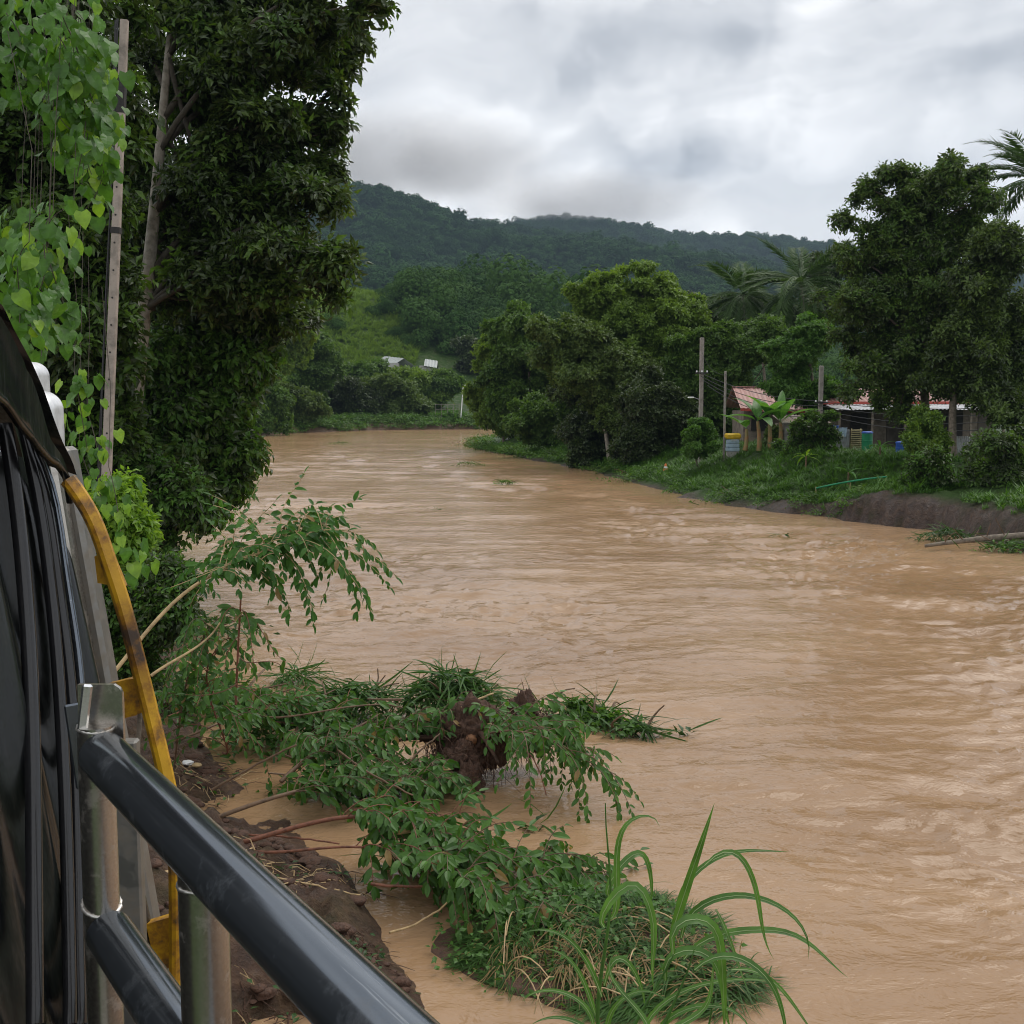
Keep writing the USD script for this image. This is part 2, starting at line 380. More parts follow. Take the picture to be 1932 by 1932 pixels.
M['rail_steel'] = MAT('rail_steel', {'tc': ('texture_coordinate', {}), 'da': ('vector_math', {'math_type': 'dot_product', 'vector2': (.556, -.831, 0)}), 'db': ('vector_math', {'math_type': 'dot_product', 'vector2': (.831, .556, 0)}), 'sp': ('separate_xyz', {}),
                                  'm1': ('math', {'math_type': 'multiply', 'value2': 5.0}), 'm2': ('math', {'math_type': 'multiply', 'value2': 170.0}), 'm3': ('math', {'math_type': 'multiply', 'value2': 170.0}), 'cb': ('combine_xyz', {}),
                                  'n': ('noise_texture', {'scale': 1.0, 'detail': 5.0, 'roughness': .7}), 'sc': ('rgb_ramp', {'ramp': [(.60, (0, 0, 0)), (.72, (1, 1, 1))]}), 'd': ('noise_texture', {'scale': 13.0, 'detail': 7.0, 'roughness': .7}), 'dr': ('rgb_ramp', {'ramp': [(.55, (0, 0, 0)), (.8, (.4, .4, .4))]}),
                                  'c1': ('mix', {'color1': (.15, .17, .195), 'color2': (.3, .32, .34)}), 'c2': ('mix', {'color2': (.10, .085, .065)}), 'mr': ('map_range', {'from_min': 0.0, 'from_max': 1.0, 'to_min': .95, 'to_max': .2, 'clamp': True}),
                                  'rr': ('map_range', {'from_min': 0.0, 'from_max': 1.0, 'to_min': .15, 'to_max': .45, 'clamp': True}), 'p': ('principled_bsdf', {})},
                      [('tc.object', 'da.vector1'), ('tc.object', 'db.vector1'), ('tc.object', 'sp.vector'), ('da.value', 'm1.value1'), ('db.value', 'm2.value1'), ('sp.z', 'm3.value1'), ('m1.value', 'cb.x'), ('m2.value', 'cb.y'), ('m3.value', 'cb.z'), ('cb.vector', 'n.vector'),
                       ('n.fac', 'sc.fac'), ('tc.object', 'd.vector'), ('d.fac', 'dr.fac'), ('sc.color', 'c1.fac'), ('c1.color', 'c2.color1'), ('dr.color', 'c2.fac'), ('c2.color', 'p.base_color'), ('dr.color', 'mr.value'), ('mr.result', 'p.metallic'), ('dr.color', 'rr.value'), ('rr.result', 'p.roughness')])
M['post_steel'] = steel('post_steel', (.46, .43, .39), .25, (.14, .11, .08), (.56, .95))
M['cap_silver'] = plain('cap_silver', (.80, .81, .82), .3, metal=.35, var=.25, scale=14)
M['bright_steel'] = steel('bright_steel', (.88, .89, .9), .22, (.4, .4, .38), (.62, .85))
M['panel_grey'] = steel('panel_grey', (.27, .265, .25), .42, (.2, .17, .13), (.45, .75))
M['gloss_black'] = plain('gloss_black', (.006, .006, .007), .18, spec=.6, var=.2)
M['weld'] = steel('weld', (.6, .58, .55), .38, (.2, .17, .13), (.45, .7))
M['yellow_paint'] = MAT('yellow_paint', {'tc': ('texture_coordinate', {}), 'n': ('noise_texture', {'scale': 17.0, 'detail': 8.0, 'roughness': .68}), 'n2': ('noise_texture', {'scale': 5.0, 'detail': 4.0}),
                                         'r': ('rgb_ramp', {'ramp': [(.43, (.62, .345, .012)), (.52, (.40, .19, .014)), (.62, (.09, .055, .03))]}),
                                         'r2': ('rgb_ramp', {'ramp': [(.4, (1, 1, 1)), (.68, (.42, .37, .33))]}), 'c': ('mix', {'mix_type': 'multiply', 'fac': 1.0}),
                                         'b': ('noise_texture', {'scale': 60.0, 'detail': 5.0}), 'bp': ('bump', {'strength': .8, 'distance': .002}), 'p': ('principled_bsdf', {'roughness': .45})},
                        [('tc.object', 'n.vector'), ('tc.object', 'n2.vector'), ('n.fac', 'r.fac'), ('n2.fac', 'r2.fac'), ('r.color', 'c.color1'), ('r2.color', 'c.color2'), ('c.color', 'p.base_color'), ('n.fac', 'bp.height'), ('bp.normal', 'p.normal')])

# ---------------------------------------------------------------- ground, river, mountain
LEFT = [(13, -40), (10, -8), (7.2, 3), (4.4, 6.9), (1.5, 7.3), (0, 7.2), (-.75, 7.5), (-1.0, 8.4), (-1.4, 9.3), (-1.75, 10.2), (-2.1, 10.9), (-2.55, 11.9), (-3.15, 13.2), (-3.9, 14.6), (-5.7, 18.8), (-8.6, 28), (-12.2, 38), (-19.5, 68), (-28, 110), (-36, 148), (-29, 167), (-22, 179), (-10, 184), (10, 190), (60, 200), (260, 225)]
RIGHT = [(260, 175), (60, 152), (10, 136), (-3, 124), (-4.4, 118), (-3, 106), (0, 94), (4.7, 76), (8.6, 51.5), (11, 46.3), (14.5, 40), (15.6, 34), (17.4, 20), (22, 0), (27, -40)]
POLY = np.array(LEFT + RIGHT, float)


def water_distance(x, y):
    """Distance to the shore, negative over the river; and whether the nearest shore is the far (right) one."""
    x, y = np.asarray(x, float), np.asarray(y, float)
    d, right, inside = np.full(x.shape, 1e9), np.zeros(x.shape, bool), np.zeros(x.shape, bool)
    n = len(POLY)
    for i in range(n):
        (ax, ay), (bx, by) = POLY[i], POLY[(i + 1) % n]
        t = np.clip(((x - ax) * (bx - ax) + (y - ay) * (by - ay)) / ((bx - ax) ** 2 + (by - ay) ** 2), 0, 1)
        e = np.hypot(x - ax - t * (bx - ax), y - ay - t * (by - ay))
        near = e < d
        d = np.where(near, e, d); right = np.where(near, i >= len(LEFT), right)
        cond = (ay > y) != (by > y)
        with np.errstate(divide='ignore', invalid='ignore'):
            inside ^= cond & (x < (bx - ax) * (y - ay) / (by - ay + 1e-30) + ax)
    return np.where(inside, -d, d), right


def sm(x, a, b):
    t = np.clip((x - a) / (b - a), 0, 1)
    return t * t * (3 - 2 * t)


def ground_z(x, y, detail=True):
    x, y = np.asarray(x, float), np.asarray(y, float)
    d, right = water_distance(x, y)
    wob = (fbm(np.stack([x * .45, y * .45, x * 0], -1), 4, 5) - .5)
    dd = d + wob * np.where(y > 22, 1.6, .9) * (np.abs(d) < 8)
    near = (y < 24) & ~right
    zl = np.interp(dd, [-3, -.3, 0, .9, 2.2, 3.4, 6, 30], [-1.2, -.12, .03, .32, .95, 1.9, 2.2, 2.4])
    zm = np.interp(dd, [-3, -.3, 0, .8, 2.5, 6, 30], [-1.2, -.15, .02, .7, 1.35, 2.1, 2.4])
    cut = sm(45 - y, -3, 3)
    zr = np.interp(dd, [-3, -.2, 0, .8, 2.0, 5.5, 9, 40], [-1.2, -.15, .0, .22, .6, 2.0, 1.9, 2.2])
    zc = np.interp(dd, [-3, -.2, 0, .25, .8, 6.5, 9, 40], [-1.2, -.15, .05, .85, 1.1, 1.98, 1.9, 2.2])
    z = np.where(right, zr * (1 - cut) + zc * cut, np.where(near, zl, zm))
    if detail:
        f = np.stack([x, y, z * 0], -1)
        amp = np.where((np.abs(y) < 24) & (x > -9) & (x < 9), 1.0, np.where(right & (y < 60), .9, .35))
        on = sm(dd, -.2, .4)
        z = z - .5 * np.exp(-((x + 1.75) ** 2 + ((y - 7.75) * .8) ** 2) / .42 ** 2) - .3 * np.exp(-((x + 3.2) ** 2 + (y - 12.2) ** 2) / .45 ** 2)
        t_ = np.clip((y - 8.3) / 2.4, 0, 1); z = z + .17 * np.exp(-((x + 1.25 + .5 * t_) / .22) ** 2) * sm(y, 7.9, 8.6) * sm(11.2 - y, 0, .8)
        z = z + amp * on * ((fbm(f * 1.6, 4, 11) - .5) * .34 + ((fbm(f * 6.0, 3, 12) - .5) * .17 + np.maximum(fbm(f * 13.0, 2, 13) - .52, 0) * .28) * (np.abs(x) < 9))
    far = np.hypot(x + 105, (y - 330) * .8)
    z = z + 34 * sm(230 - far, 0, 205) * sm(d, 5, 110)       # the cleared hill behind the far trees
    z = z + sm(np.hypot(x, y), 300, 900) * 18 * (y > 0)
    return z


def steps(*runs):
    out = []
    for a, b, s in runs:
        out.append(np.arange(a, b, s))
    return np.concatenate(out + [[runs[-1][1]]])


gx = steps((-3200, -300, 145), (-300, -60, 8), (-60, -12, 1.6), (-12, -5, .2), (-5, 2, .05), (2, 5, .1), (5, 24, .25), (24, 30, .6), (30, 60, 1.5), (60, 300, 8), (300, 3200, 145))
gy = steps((-400, -20, 19), (-20, 4, .8), (4, 6, .1), (6, 15, .05), (15, 17, .1), (17, 30, .25), (30, 56, .25), (56, 64, .5), (64, 210, 1.6), (210, 520, 7), (520, 3200, 67))
X, Y = np.meshgrid(gx, gy, indexing='ij')
Z = ground_z(X, Y)
M['ground'] = MAT('ground', {'g': ('geometry', {}), 'at': ('attribute', {'attribute': 'cover'}), 'n': ('noise_texture', {'scale': 1.1, 'detail': 8.0, 'roughness': .65}), 'n2': ('noise_texture', {'scale': 22.0, 'detail': 6.0, 'roughness': .7}), 'n3': ('noise_texture', {'scale': 4.5, 'detail': 9.0, 'roughness': .72}), 'spc': ('map_range', {'from_min': 0.0, 'from_max': 1.0, 'to_min': .5, 'to_max': .08, 'clamp': True}),
                            'ad': ('math', {'math_type': 'multiply_add', 'value2': 1.5, 'value3': -.75}), 'sum': ('math', {'math_type': 'add', 'use_clamp': True}),
                            'soil': ('rgb_ramp', {'ramp': [(.32, (.045, .022, .013)), (.5, (.11, .056, .03)), (.68, (.22, .13, .07))]}),
                            'veg': ('rgb_ramp', {'ramp': [(.3, (.022, .045, .012)), (.55, (.036, .075, .016)), (.75, (.07, .085, .03))]}),
                            'at2': ('attribute', {'attribute': 'damp_shade'}), 'dk': ('mix', {'mix_type': 'multiply', 'color2': (.34, .31, .29)}), 'c': ('mix', {}), 'rr': ('map_range', {'from_min': .35, 'from_max': .65, 'to_min': .3, 'to_max': .75, 'clamp': True}),
                            'bp': ('bump', {'strength': 1.0, 'distance': .16}), 'p': ('principled_bsdf', {'specular_ior_level': .5})},
                  [('g.position', 'n.vector'), ('g.position', 'n2.vector'), ('n.fac', 'ad.value1'), ('at.fac', 'sum.value1'), ('ad.value', 'sum.value2'), ('g.position', 'n3.vector'), ('n3.fac', 'soil.fac'), ('sum.value', 'spc.value'), ('spc.result', 'p.specular_ior_level'), ('n2.fac', 'veg.fac'),
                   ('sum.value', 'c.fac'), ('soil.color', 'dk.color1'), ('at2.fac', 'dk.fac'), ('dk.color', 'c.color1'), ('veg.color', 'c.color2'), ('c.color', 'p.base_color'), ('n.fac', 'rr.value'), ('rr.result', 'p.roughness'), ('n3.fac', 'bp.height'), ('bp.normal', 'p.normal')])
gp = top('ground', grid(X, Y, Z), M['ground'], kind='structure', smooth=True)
D, Rt = water_distance(X, Y)
cover = np.where(Rt, sm(D, np.where(Y > 48, -.1, .5), np.where(Y > 48, .6, 1.6)), np.where(Y < 16, sm(D, 5, 9), sm(D, .8, 2.5)))
primvar(gp, 'cover', cover.ravel())
primvar(gp, 'damp_shade', np.where(Rt, 1.0, .25).ravel())  # right bank soil colour darkened: wet earth plus painted-in tree shade

# river
yy = np.concatenate([np.arange(-40, 4, 1.0), 4 * np.exp(np.arange(0, math.log(235 / 4), .0062))])
tt = np.linspace(-1.05, 1.25, 760)
Yw = np.repeat(yy[:, None], len(tt), 1)
Xw = tt[None] * (np.maximum(Yw, 0) * .62 + 9) + np.where(Yw < 4, 9, 4) * 0 + 3
Dw, _ = water_distance(Xw, Yw)


def river_z(x, y, d):
    q = np.stack([x, y, x * 0], -1)
    warp = (fbm(q * .12, 3, 31) - .5)[..., None] * np.array([3.5, 3.0, 0])
    q = q + warp
    flow = sm(-d, .3, 4)
    rough = .35 + 1.1 * sm(fbm(q * [.10, .05, 1], 3, 21), .38, .66)
    a = (fbm(q * [.26, .80, 1], 3, 22) - .5) * .21
    nb = np.where(y < 45, fbm(q * [.75, 1.9, 1], 3, 23), noise(q * [.55, 1.2, 1], 23) * .8 + .1)
    b = -(np.abs(nb - .5)) ** .85 * np.where(y < 45, .13, .13)
    c = (fbm(q * [2.6, 6.0, 1], 3, 24) - .5) * .05
    e = -(np.abs(fbm(q * [1.9, 4.2, 1], 2, 27) - .5)) ** .9 * .105 * (y < 50) * (.5 + .8 * sm(fbm(q * [.22, .3, 1], 2, 29), .35, .65))
    c = c * .7 + e
    a = a * (1 - .5 * sm(y, 50, 150)); b = b * (1 - .6 * sm(y, 60, 150))
    return (a * (.5 + .5 * rough) + b * rough + c * rough * (y < 60)) * (.06 + .94 * flow) * 1.25


Zw = river_z(Xw, Yw, Dw)
M['river'] = MAT('river', {'g': ('geometry', {}), 'mp': ('mapping', {'scale': (.6, 1.0, 1.0)}), 'n': ('noise_texture', {'scale': 3.4, 'detail': 4.0, 'roughness': .6, 'distortion': .35}),
                           'mp2': ('mapping', {'scale': (.25, .5, 1.0)}), 'n2': ('noise_texture', {'scale': .55, 'detail': 5.0, 'distortion': .8}),
                           'r': ('rgb_ramp', {'ramp': [(.3, (.26, .155, .08)), (.52, (.33, .208, .116)), (.75, (.41, .268, .158))]}),
                           'bp': ('bump', {'strength': .8, 'distance': .055}), 'p': ('principled_bsdf', {'roughness': .07, 'ior': 1.33, 'specular_ior_level': .5})},
                 [('g.position', 'mp.vector'), ('mp.vector', 'n.vector'), ('g.position', 'mp2.vector'), ('mp2.vector', 'n2.vector'), ('n2.fac', 'r.fac'), ('r.color', 'p.base_color'), ('n.fac', 'bp.height'), ('bp.normal', 'p.normal')])
top('river', grid(Xw, Yw, Zw), M['river'], kind='structure', smooth=True)

# mountain: two ridges, the blue one behind
FRONT = ([-900, -300, 200, 500, 640, 690, 740, 800, 870, 940, 1000, 1100, 1250, 1400, 1600, 1932, 2600], [240, 230, 290, 330, 338, 339, 352, 374, 398, 411, 419, 432, 455, 480, 520, 580, 660])
BACK = ([-900, 800, 960, 1030, 1090, 1150, 1210, 1270, 1350, 1420, 1500, 1580, 1700, 1932, 2600], [500, 440, 416, 404, 401, 410, 424, 437, 441, 437, 449, 460, 478, 510, 600])


def ridge(az, tab):
    px = 966 + np.tan(az) * math.cos(math.radians(PITCH)) / (TX / 966)
    py = np.interp(px, *tab)
    k = TX / 966
    return np.tan(np.arctan((966 - py) * k * np.cos(az)) - math.radians(PITCH) * np.cos(az))


def mountain_z(x, y):
    az, r = np.arctan2(x, y), np.hypot(x, y)
    q = np.stack([x, y, x * 0], -1)
    n = fbm(q / 160.0, 5, 41) - .5
    g = np.abs(fbm(q / 310.0, 3, 43) - .5)
    f_top, b_top = H - 22 + 1350 * np.maximum(ridge(az, FRONT), .02), H - 16 + 1800 * np.maximum(ridge(az, BACK), .02)
    tf, tb = (r - 330) / 1020, (r - 1100) / 700
    rise = lambda t: np.where(t < 1, .55 * np.clip(t, 0, 1) ** 1.15 + .45 * sm(t, 0, 1), 1 - .5 * np.clip(t - 1, 0, 2))
    zf = f_top * rise(tf) + (n * 46 - g * 60) * sm(tf, .05, .4) * (1 - sm(tf, .78, 1))
    zb = b_top * rise(tb) + (n * 60 - g * 60) * sm(tb, .05, .4) * (1 - sm(tb, .78, 1))
    return np.where(r < 330, -20, np.maximum(np.maximum(zf, zb), 0) + 2 - 8 * (tf < .02))


aa, rr = np.meshgrid(np.radians(np.linspace(-48, 48, 260)), np.concatenate([np.linspace(330, 1500, 110), np.linspace(1520, 2700, 50)]), indexing='ij')
Xm, Ym = np.sin(aa) * rr, np.cos(aa) * rr
M['mountain'] = plain('mountain', (.03, .06, .018), .9, col2=(.05, .085, .024), scale=.03)
top('mountain', grid(Xm, Ym, mountain_z(Xm, Ym)), M['mountain'], kind='structure', smooth=True)


def crown_blob(seed, n=520, k_=1.0):
    """A tree crown as seen from far: leafy flakes over a lumpy dome."""
    r = np.random.default_rng(seed)
    lobes = r.normal(0, .42, (7, 3)) * [1, 1, .55] + [0, 0, .55]
    rad = r.uniform(.38, .62, 7)
    d = unit(r.normal(0, 1, (n, 3)) + [0, 0, .35]); k = r.integers(0, 7, n)
    p = lobes[k] + d * rad[k][:, None] * r.uniform(.7, 1.08, n)[:, None]
    ax = unit(np.cross(d, r.normal(0, 1, (n, 3))))
    quad = (np.array([[-.5, -.5, 0], [.5, -.5, 0], [.62, .5, 0], [-.4, .6, 0], [0, 0, .16]]), np.array([[0, 1, 4], [1, 2, 4], [2, 3, 4], [3, 0, 4]]))
    return place(quad, p, basis(ax, unit(d + r.normal(0, .35, (n, 3)))), k_ * r.uniform(.085, .17, n))


rng = np.random.default_rng(7)
N = 46000
az, r0 = np.radians(rng.uniform(-26, 27.5, N)), np.sqrt(rng.uniform(250 ** 2, 1480 ** 2, N))
mask = rng.random(N) < np.interp(r0, [250, 600, 1480], [1, .9, .55])
az, r0 = az[mask], r0[mask]
azb, rb = np.radians(rng.uniform(0, 27, 9000)), np.sqrt(rng.uniform(1450 ** 2, 1900 ** 2, 9000))
az, r0 = np.r_[az, azb], np.r_[r0, rb]
fx, fy = np.sin(az) * r0, np.cos(az) * r0
fz = np.maximum(ground_z(fx, fy, False), mountain_z(fx, fy))
pxs = 966 + fx / fy * math.cos(math.radians(PITCH)) / (TX / 966)
ok = ~((r0 < 430) & (pxs < 745) & (pxs > 440) & (rng.random(len(r0)) < .72))        # the clearing
d_, _ = water_distance(fx, fy)
ok &= d_ > 35
fx, fy, fz, r0 = fx[ok], fy[ok], fz[ok], r0[ok]
yaw = rng.uniform(0, 2 * np.pi, len(fx))
Rf = np.stack([np.stack([np.cos(yaw), np.sin(yaw), yaw * 0], 1), np.stack([-np.sin(yaw), np.cos(yaw), yaw * 0], 1), np.stack([yaw * 0, yaw * 0, yaw * 0 + 1], 1)], 1)
protos = [crown_blob(100 + i) for i in range(6)] + [crown_blob(120 + i, 1900, .5) for i in range(4)]
sc = rng.gamma(9, .62, len(fx)) * np.interp(r0, [250, 900, 2300], [1.0, 1.12, 1.5])
sc = sc * np.where((r0 < 430) & (fx / fy < -.085) & (fx / fy > -.27), .38, 1.0)
instancer('/World/mountain_forest', protos, [M['forest']] * 6 + [M['forest_near']] * 4, np.stack([fx, fy, fz - .5], 1), Rf, sc, np.where(r0 < 560, rng.integers(6, 10, len(fx)), rng.integers(0, 6, len(fx))))
tag(stage.GetPrimAtPath('/World/mountain_forest'), 'dense rainforest covering the cloud-capped mountain behind the river', 'forest', kind='stuff')

#@@TREES
# ---------------------------------------------------------------- foliage builders
def sprig(seed, n_twig=5, per=8, L=.16, Wd=.5, size=.5, droop=.35, leaf=leaf_small):
    r = np.random.default_rng(seed)
    pos, ax, up = [], [], []
    for k in range(n_twig):
        d = unit(np.array([math.cos(k * 2.4 + r.random()), math.sin(k * 2.4 + r.random()), r.uniform(-.2, .9)]))
        for j in range(per):
            t = (j + .6) / per
            p = d * size * t + [0, 0, -.25 * size * t * t] + r.normal(0, .05 * size, 3)
            side = unit(np.cross(d, [0, 0, 1])) * (1 if j % 2 else -1)
            a = unit(d * .7 + side * .8 + [0, 0, -droop] + r.normal(0, .35, 3))
            pos.append(p); ax.append(a); up.append(unit(np.array([0, 0, 1.0]) + r.normal(0, .45, 3)))
    return place(leaf(1.0, Wd), np.array(pos), basis(np.array(ax), np.array(up)), L * r.uniform(.7, 1.25, len(pos)))


SPRIGS = {'broad': [sprig(i, 5, 8, .20, .46, .52) for i in range(5)],
          'fine': [sprig(20 + i, 6, 10, .13, .5, .5) for i in range(5)],
          'far': [sprig(40 + i, 6, 9, .34, .6, .8) for i in range(5)],
          'droop': [sprig(60 + i, 5, 9, .19, .5, .5, .9) for i in range(5)]}


def crown_points(lobes, n, seed, per=11, spread=.2, hollow=.45, gap=.36):
    r = np.random.default_rng(seed)
    vol = np.array([l[1][0] * l[1][2] for l in lobes]); vol = vol / vol.sum()
    pos, out = [], []
    for k, ((c, rad), share) in enumerate(zip(lobes, vol)):
        nc = max(4, int(n * share / per * 1.5))
        d = unit(r.normal(0, 1, (nc, 3)))
        lump = .62 + .8 * noise(d * 2.4 + 40 * k + seed, seed)                 # an uneven outline
        cc = d * (hollow + (1 - hollow) * r.random((nc, 1)) ** .55) * lump[:, None]
        keep = noise(cc * 3.4 + 17 * k + seed, seed + 3) > gap                  # gaps
        cc, d = cc[keep], d[keep]
        far = r.random(len(cc)) < .16
        cc = np.where(far[:, None], cc * r.uniform(1.05, 1.38, (len(cc), 1)), cc)
        sp = spread * r.uniform(.5, 1.5, (len(cc), 1, 1)) * np.where(far, .6, 1.0)[:, None, None]
        e = unit(r.normal(0, 1, (len(cc), per, 3))) * r.random((len(cc), per, 1)) ** .5 * sp * [1, 1, .55]
        q = cc[:, None] + e
        pos.append((q * rad + c).reshape(-1, 3)); out.append(unit(np.repeat(d[:, None], per, 1) + e * 2).reshape(-1, 3))
    return np.vstack(pos), np.vstack(out)


def crown(path, lobes, n, seed, kind, mats, scale, **kw):
    r = np.random.default_rng(seed + 999)
    pos, out = crown_points(lobes, n, seed, **kw)
    g = ground_z(pos[:, 0], pos[:, 1], False)
    keep = pos[:, 2] > np.maximum(g, 0) - .1
    if keep.sum() < 8:
        keep[:] = True
    pos, out = pos[keep], out[keep]
    nrm = unit(out * .8 + [0, 0, .9] + r.normal(0, .3, pos.shape))
    yawv = unit(r.normal(0, 1, pos.shape))
    R = basis(yawv, nrm)
    protos = SPRIGS[kind]
    mats = mats if isinstance(mats, list) else [mats]
    pp = [p for m in mats for p in protos]; mm = [m for m in mats for _ in protos]
    instancer(path, pp, mm, pos - ORIGIN[path.rsplit('/', 1)[0]], R, scale * r.uniform(.75, 1.3, len(pos)), r.integers(0, len(pp), len(pos)))
    tag(stage.GetPrimAtPath(path), kind='stuff')
    return pos


def L_(px, py, rx, ry, d, depth=.85):
    return (P(px, py, d), np.array([sz(rx, d), sz(rx, d) * depth, sz(ry, d)]))


def split_lobes(ll, k, seed):
    """Breaks each rounded lobe of a crown into uneven smaller masses."""
    r = np.random.default_rng(seed + 5000); out = []
    for c, rad in ll:
        out.append((c, rad * .72))
        for _ in range(k):
            d = unit(r.normal(0, 1, 3) + [0, 0, .25]); f = r.uniform(.28, .52)
            out.append((c + d * rad * r.uniform(.6, 1.0), rad * f * np.array([1.15, 1.15, r.uniform(.55, .9)])))
    return out


def tree(name, label, cat, d, lobes, n, kind, mat, scale, base_px, trunk=None, trunk_r=.16, bark='bark', group=None, seed=1, limbs=7, boughs=(), k_split=5, **kw):
    """lobes: (px, py, rx, ry[, extra distance]) in the photograph's pixels, set at the distance d; boughs: tips of leafy limbs."""
    bx = P(base_px, 800, d)[0]
    bz = float(ground_z(bx, d, False))
    base = np.array([bx, d, max(bz, -.1) - .05])
    t = thing(name, label, cat, base, group)
    r = np.random.default_rng(seed)
    ll = split_lobes([L_(*l[:4], d + (l[4] if len(l) > 4 else 0)) for l in lobes], k_split, seed)
    if trunk is None:
        c = np.mean([l[0] for l in ll], 0); hi = max(l[0][2] for l in ll)
        path = spline([base, base + (c - base) * [.25, .25, .4] + r.normal(0, .12, 3), np.array([c[0], c[1], (c[2] + hi) / 2])], 12)
    else:
        path = spline([P(a, b, d) for a, b in trunk], 18)
        path[0] = base if abs(path[0][2] - base[2]) < 1.0 else path[0]
    arms = []
    for (px, py, size) in boughs:
        tip = P(px, py, d + (r.uniform(-1.0, 2.4) if px < 1000 else r.uniform(-2.2, 1.2)))
        zs = tip[2] - .55 * abs(tip[0] - path[-1][0]) - .6
        a = path[max(int(len(path) * (.42 if trunk_r > .1 else .15)), int(np.argmin(np.abs(path[:, 2] - zs))))]
        arm = spline([a, (a + tip) / 2 + [0, r.uniform(-.5, .3), .12 * np.linalg.norm(tip - a)], tip], 9)
        arms.append(arm)
        for u, f in ((.42, 1.0), (.62, .95), (.8, .75), (.95, .5)):
            c = arm[0] + (arm[-1] - arm[0]) * u; c = arm[min(int(u * 8.99), 8)] + r.normal(0, .12, 3)
            s_ = sz(size, d) * f
            ll.append((c - [0, 0, .15 * s_], np.array([s_ * 1.1, s_ * 1.1, s_ * .62])))
    pts = crown(numbered(t, 'crown'), ll, n, seed, kind, mat, scale, **kw)
    part('trunk', tube(path, [trunk_r, trunk_r * .75, trunk_r * .3], 9), M[bark], t, smooth=True)
    lm = M['bark_dark' if trunk_r > .1 and 'forked' not in label else bark]
    for arm in arms:
        part('limb', tube(arm, [trunk_r * .4, trunk_r * .07], 5), lm, t, smooth=True)
    for k in range(limbs):
        i = int(len(path) * r.uniform(.35, .9)); a = path[i]
        b = pts[r.integers(0, len(pts))]
        mid = (a + b) / 2 + [0, 0, -.12 * np.linalg.norm(b - a)] + r.normal(0, .1, 3)
        part('limb', tube(spline([a, mid, b], 7), [trunk_r * .36, trunk_r * .1], 5), lm, t, smooth=True)
    return t


# left bank: the big tree, its neighbours, shrubs
tree('tall_tree', 'tall dark broadleaf tree with pale leaning trunk right of the concrete pole', 'tree', 25.5,
     [(330, -40, 110, 80), (350, 200, 80, 70, 2.5), (370, 420, 100, 90, 2.5), (440, 300, 70, 50, 1), (430, 540, 90, 80, 2), (480, 480, 70, 60, 1), (250, 320, 60, 80, 3)],
     3300, 'broad', [M['canopy_dark'], M['canopy_dark'], M['canopy_dark'], M['canopy_mid'], M['canopy_olive']], .86, 228,
     [(228, 990), (243, 870), (257, 740), (272, 590), (287, 440), (300, 300), (312, 160), (330, -20)], .19, 'bark_pale', seed=3, limbs=6, spread=.3, gap=.44, hollow=.2, k_split=3,
     boughs=[(690, 5, 58), (660, 70, 52), (700, -60, 60), (640, 125, 48), (600, 60, 55), (560, 130, 52), (630, 190, 44), (600, 255, 46), (520, 210, 50), (612, 318, 38), (565, 345, 46), (500, 330, 50), (590, 400, 44), (645, 485, 46), (575, 470, 48), (622, 550, 44), (540, 555, 50), (570, 605, 40), (490, 620, 52), (470, 10, 60), (540, -40, 62), (430, 180, 50), (240, 90, 44)])
tree('forest_tree', 'dark leafy tree filling the left edge behind the hanging creeper', 'tree', 22.5,
     [(60, 60, 160, 130), (20, 250, 150, 120), (120, 330, 130, 130), (60, 480, 150, 130), (150, 560, 110, 110), (90, 680, 130, 110), (170, 180, 70, 110)],
     2600, 'broad', [M['canopy_dark'], M['canopy_mid']], 1.0, 60, seed=5, limbs=6, trunk_r=.2)
tree('backing_tree', 'dark tree seen through the gaps behind the tall trunk', 'tree', 33,
     [(260, 200, 130, 160), (300, 480, 110, 90), (420, 520, 110, 80), (250, 600, 150, 130), (390, 640, 130, 110), (160, 420, 100, 160)][1:], 1400, 'broad', M['canopy_dark'], 1.35, 320, seed=8, limbs=5)
tree('waterside_tree', 'leafy tree hung with creepers leaning over the water at the left bank', 'tree', 27,
     [(350, 690, 110, 90), (430, 720, 60, 110), (300, 760, 90, 90), (390, 800, 85, 90), (425, 860, 50, 60), (400, 900, 50, 40), (330, 870, 90, 70), (290, 860, 60, 70), (370, 940, 50, 40)], 3000, 'droop', [M['canopy_dark'], M['canopy_mid'], M['bush']], .95, 268, seed=9, limbs=5)
tree('bank_shrub', 'low dark green shrub at the waterline behind the pole foot', 'shrub', 24,
     [(285, 930, 70, 50), (330, 950, 50, 45), (240, 960, 60, 60), (250, 1020, 50, 40)], 750, 'droop', [M['bush'], M['canopy_dark']], .8, 270, seed=10, limbs=4, trunk_r=.05, gap=.43, spread=.36, k_split=7, hollow=.2)
tree('bank_shrub', 'bright yellow-green shrub below the pole next to the yellow bar', 'shrub', 15.5,
     [(240, 1010, 25, 40), (235, 1080, 25, 40), (215, 950, 25, 30)], 200, 'droop', M['vine_young'], .55, 220, seed=11, limbs=2, trunk_r=.03)
tree('bank_shrub', 'green shrub low on the bank beneath the arching branch', 'shrub', 13.5,
     [(215, 1180, 45, 50), (260, 1130, 45, 35), (320, 1120, 45, 35), (230, 1260, 45, 45), (300, 1170, 40, 35)], 420, 'fine', [M['bush'], M['canopy_dark']], .55, 240, seed=12, limbs=3, trunk_r=.03)
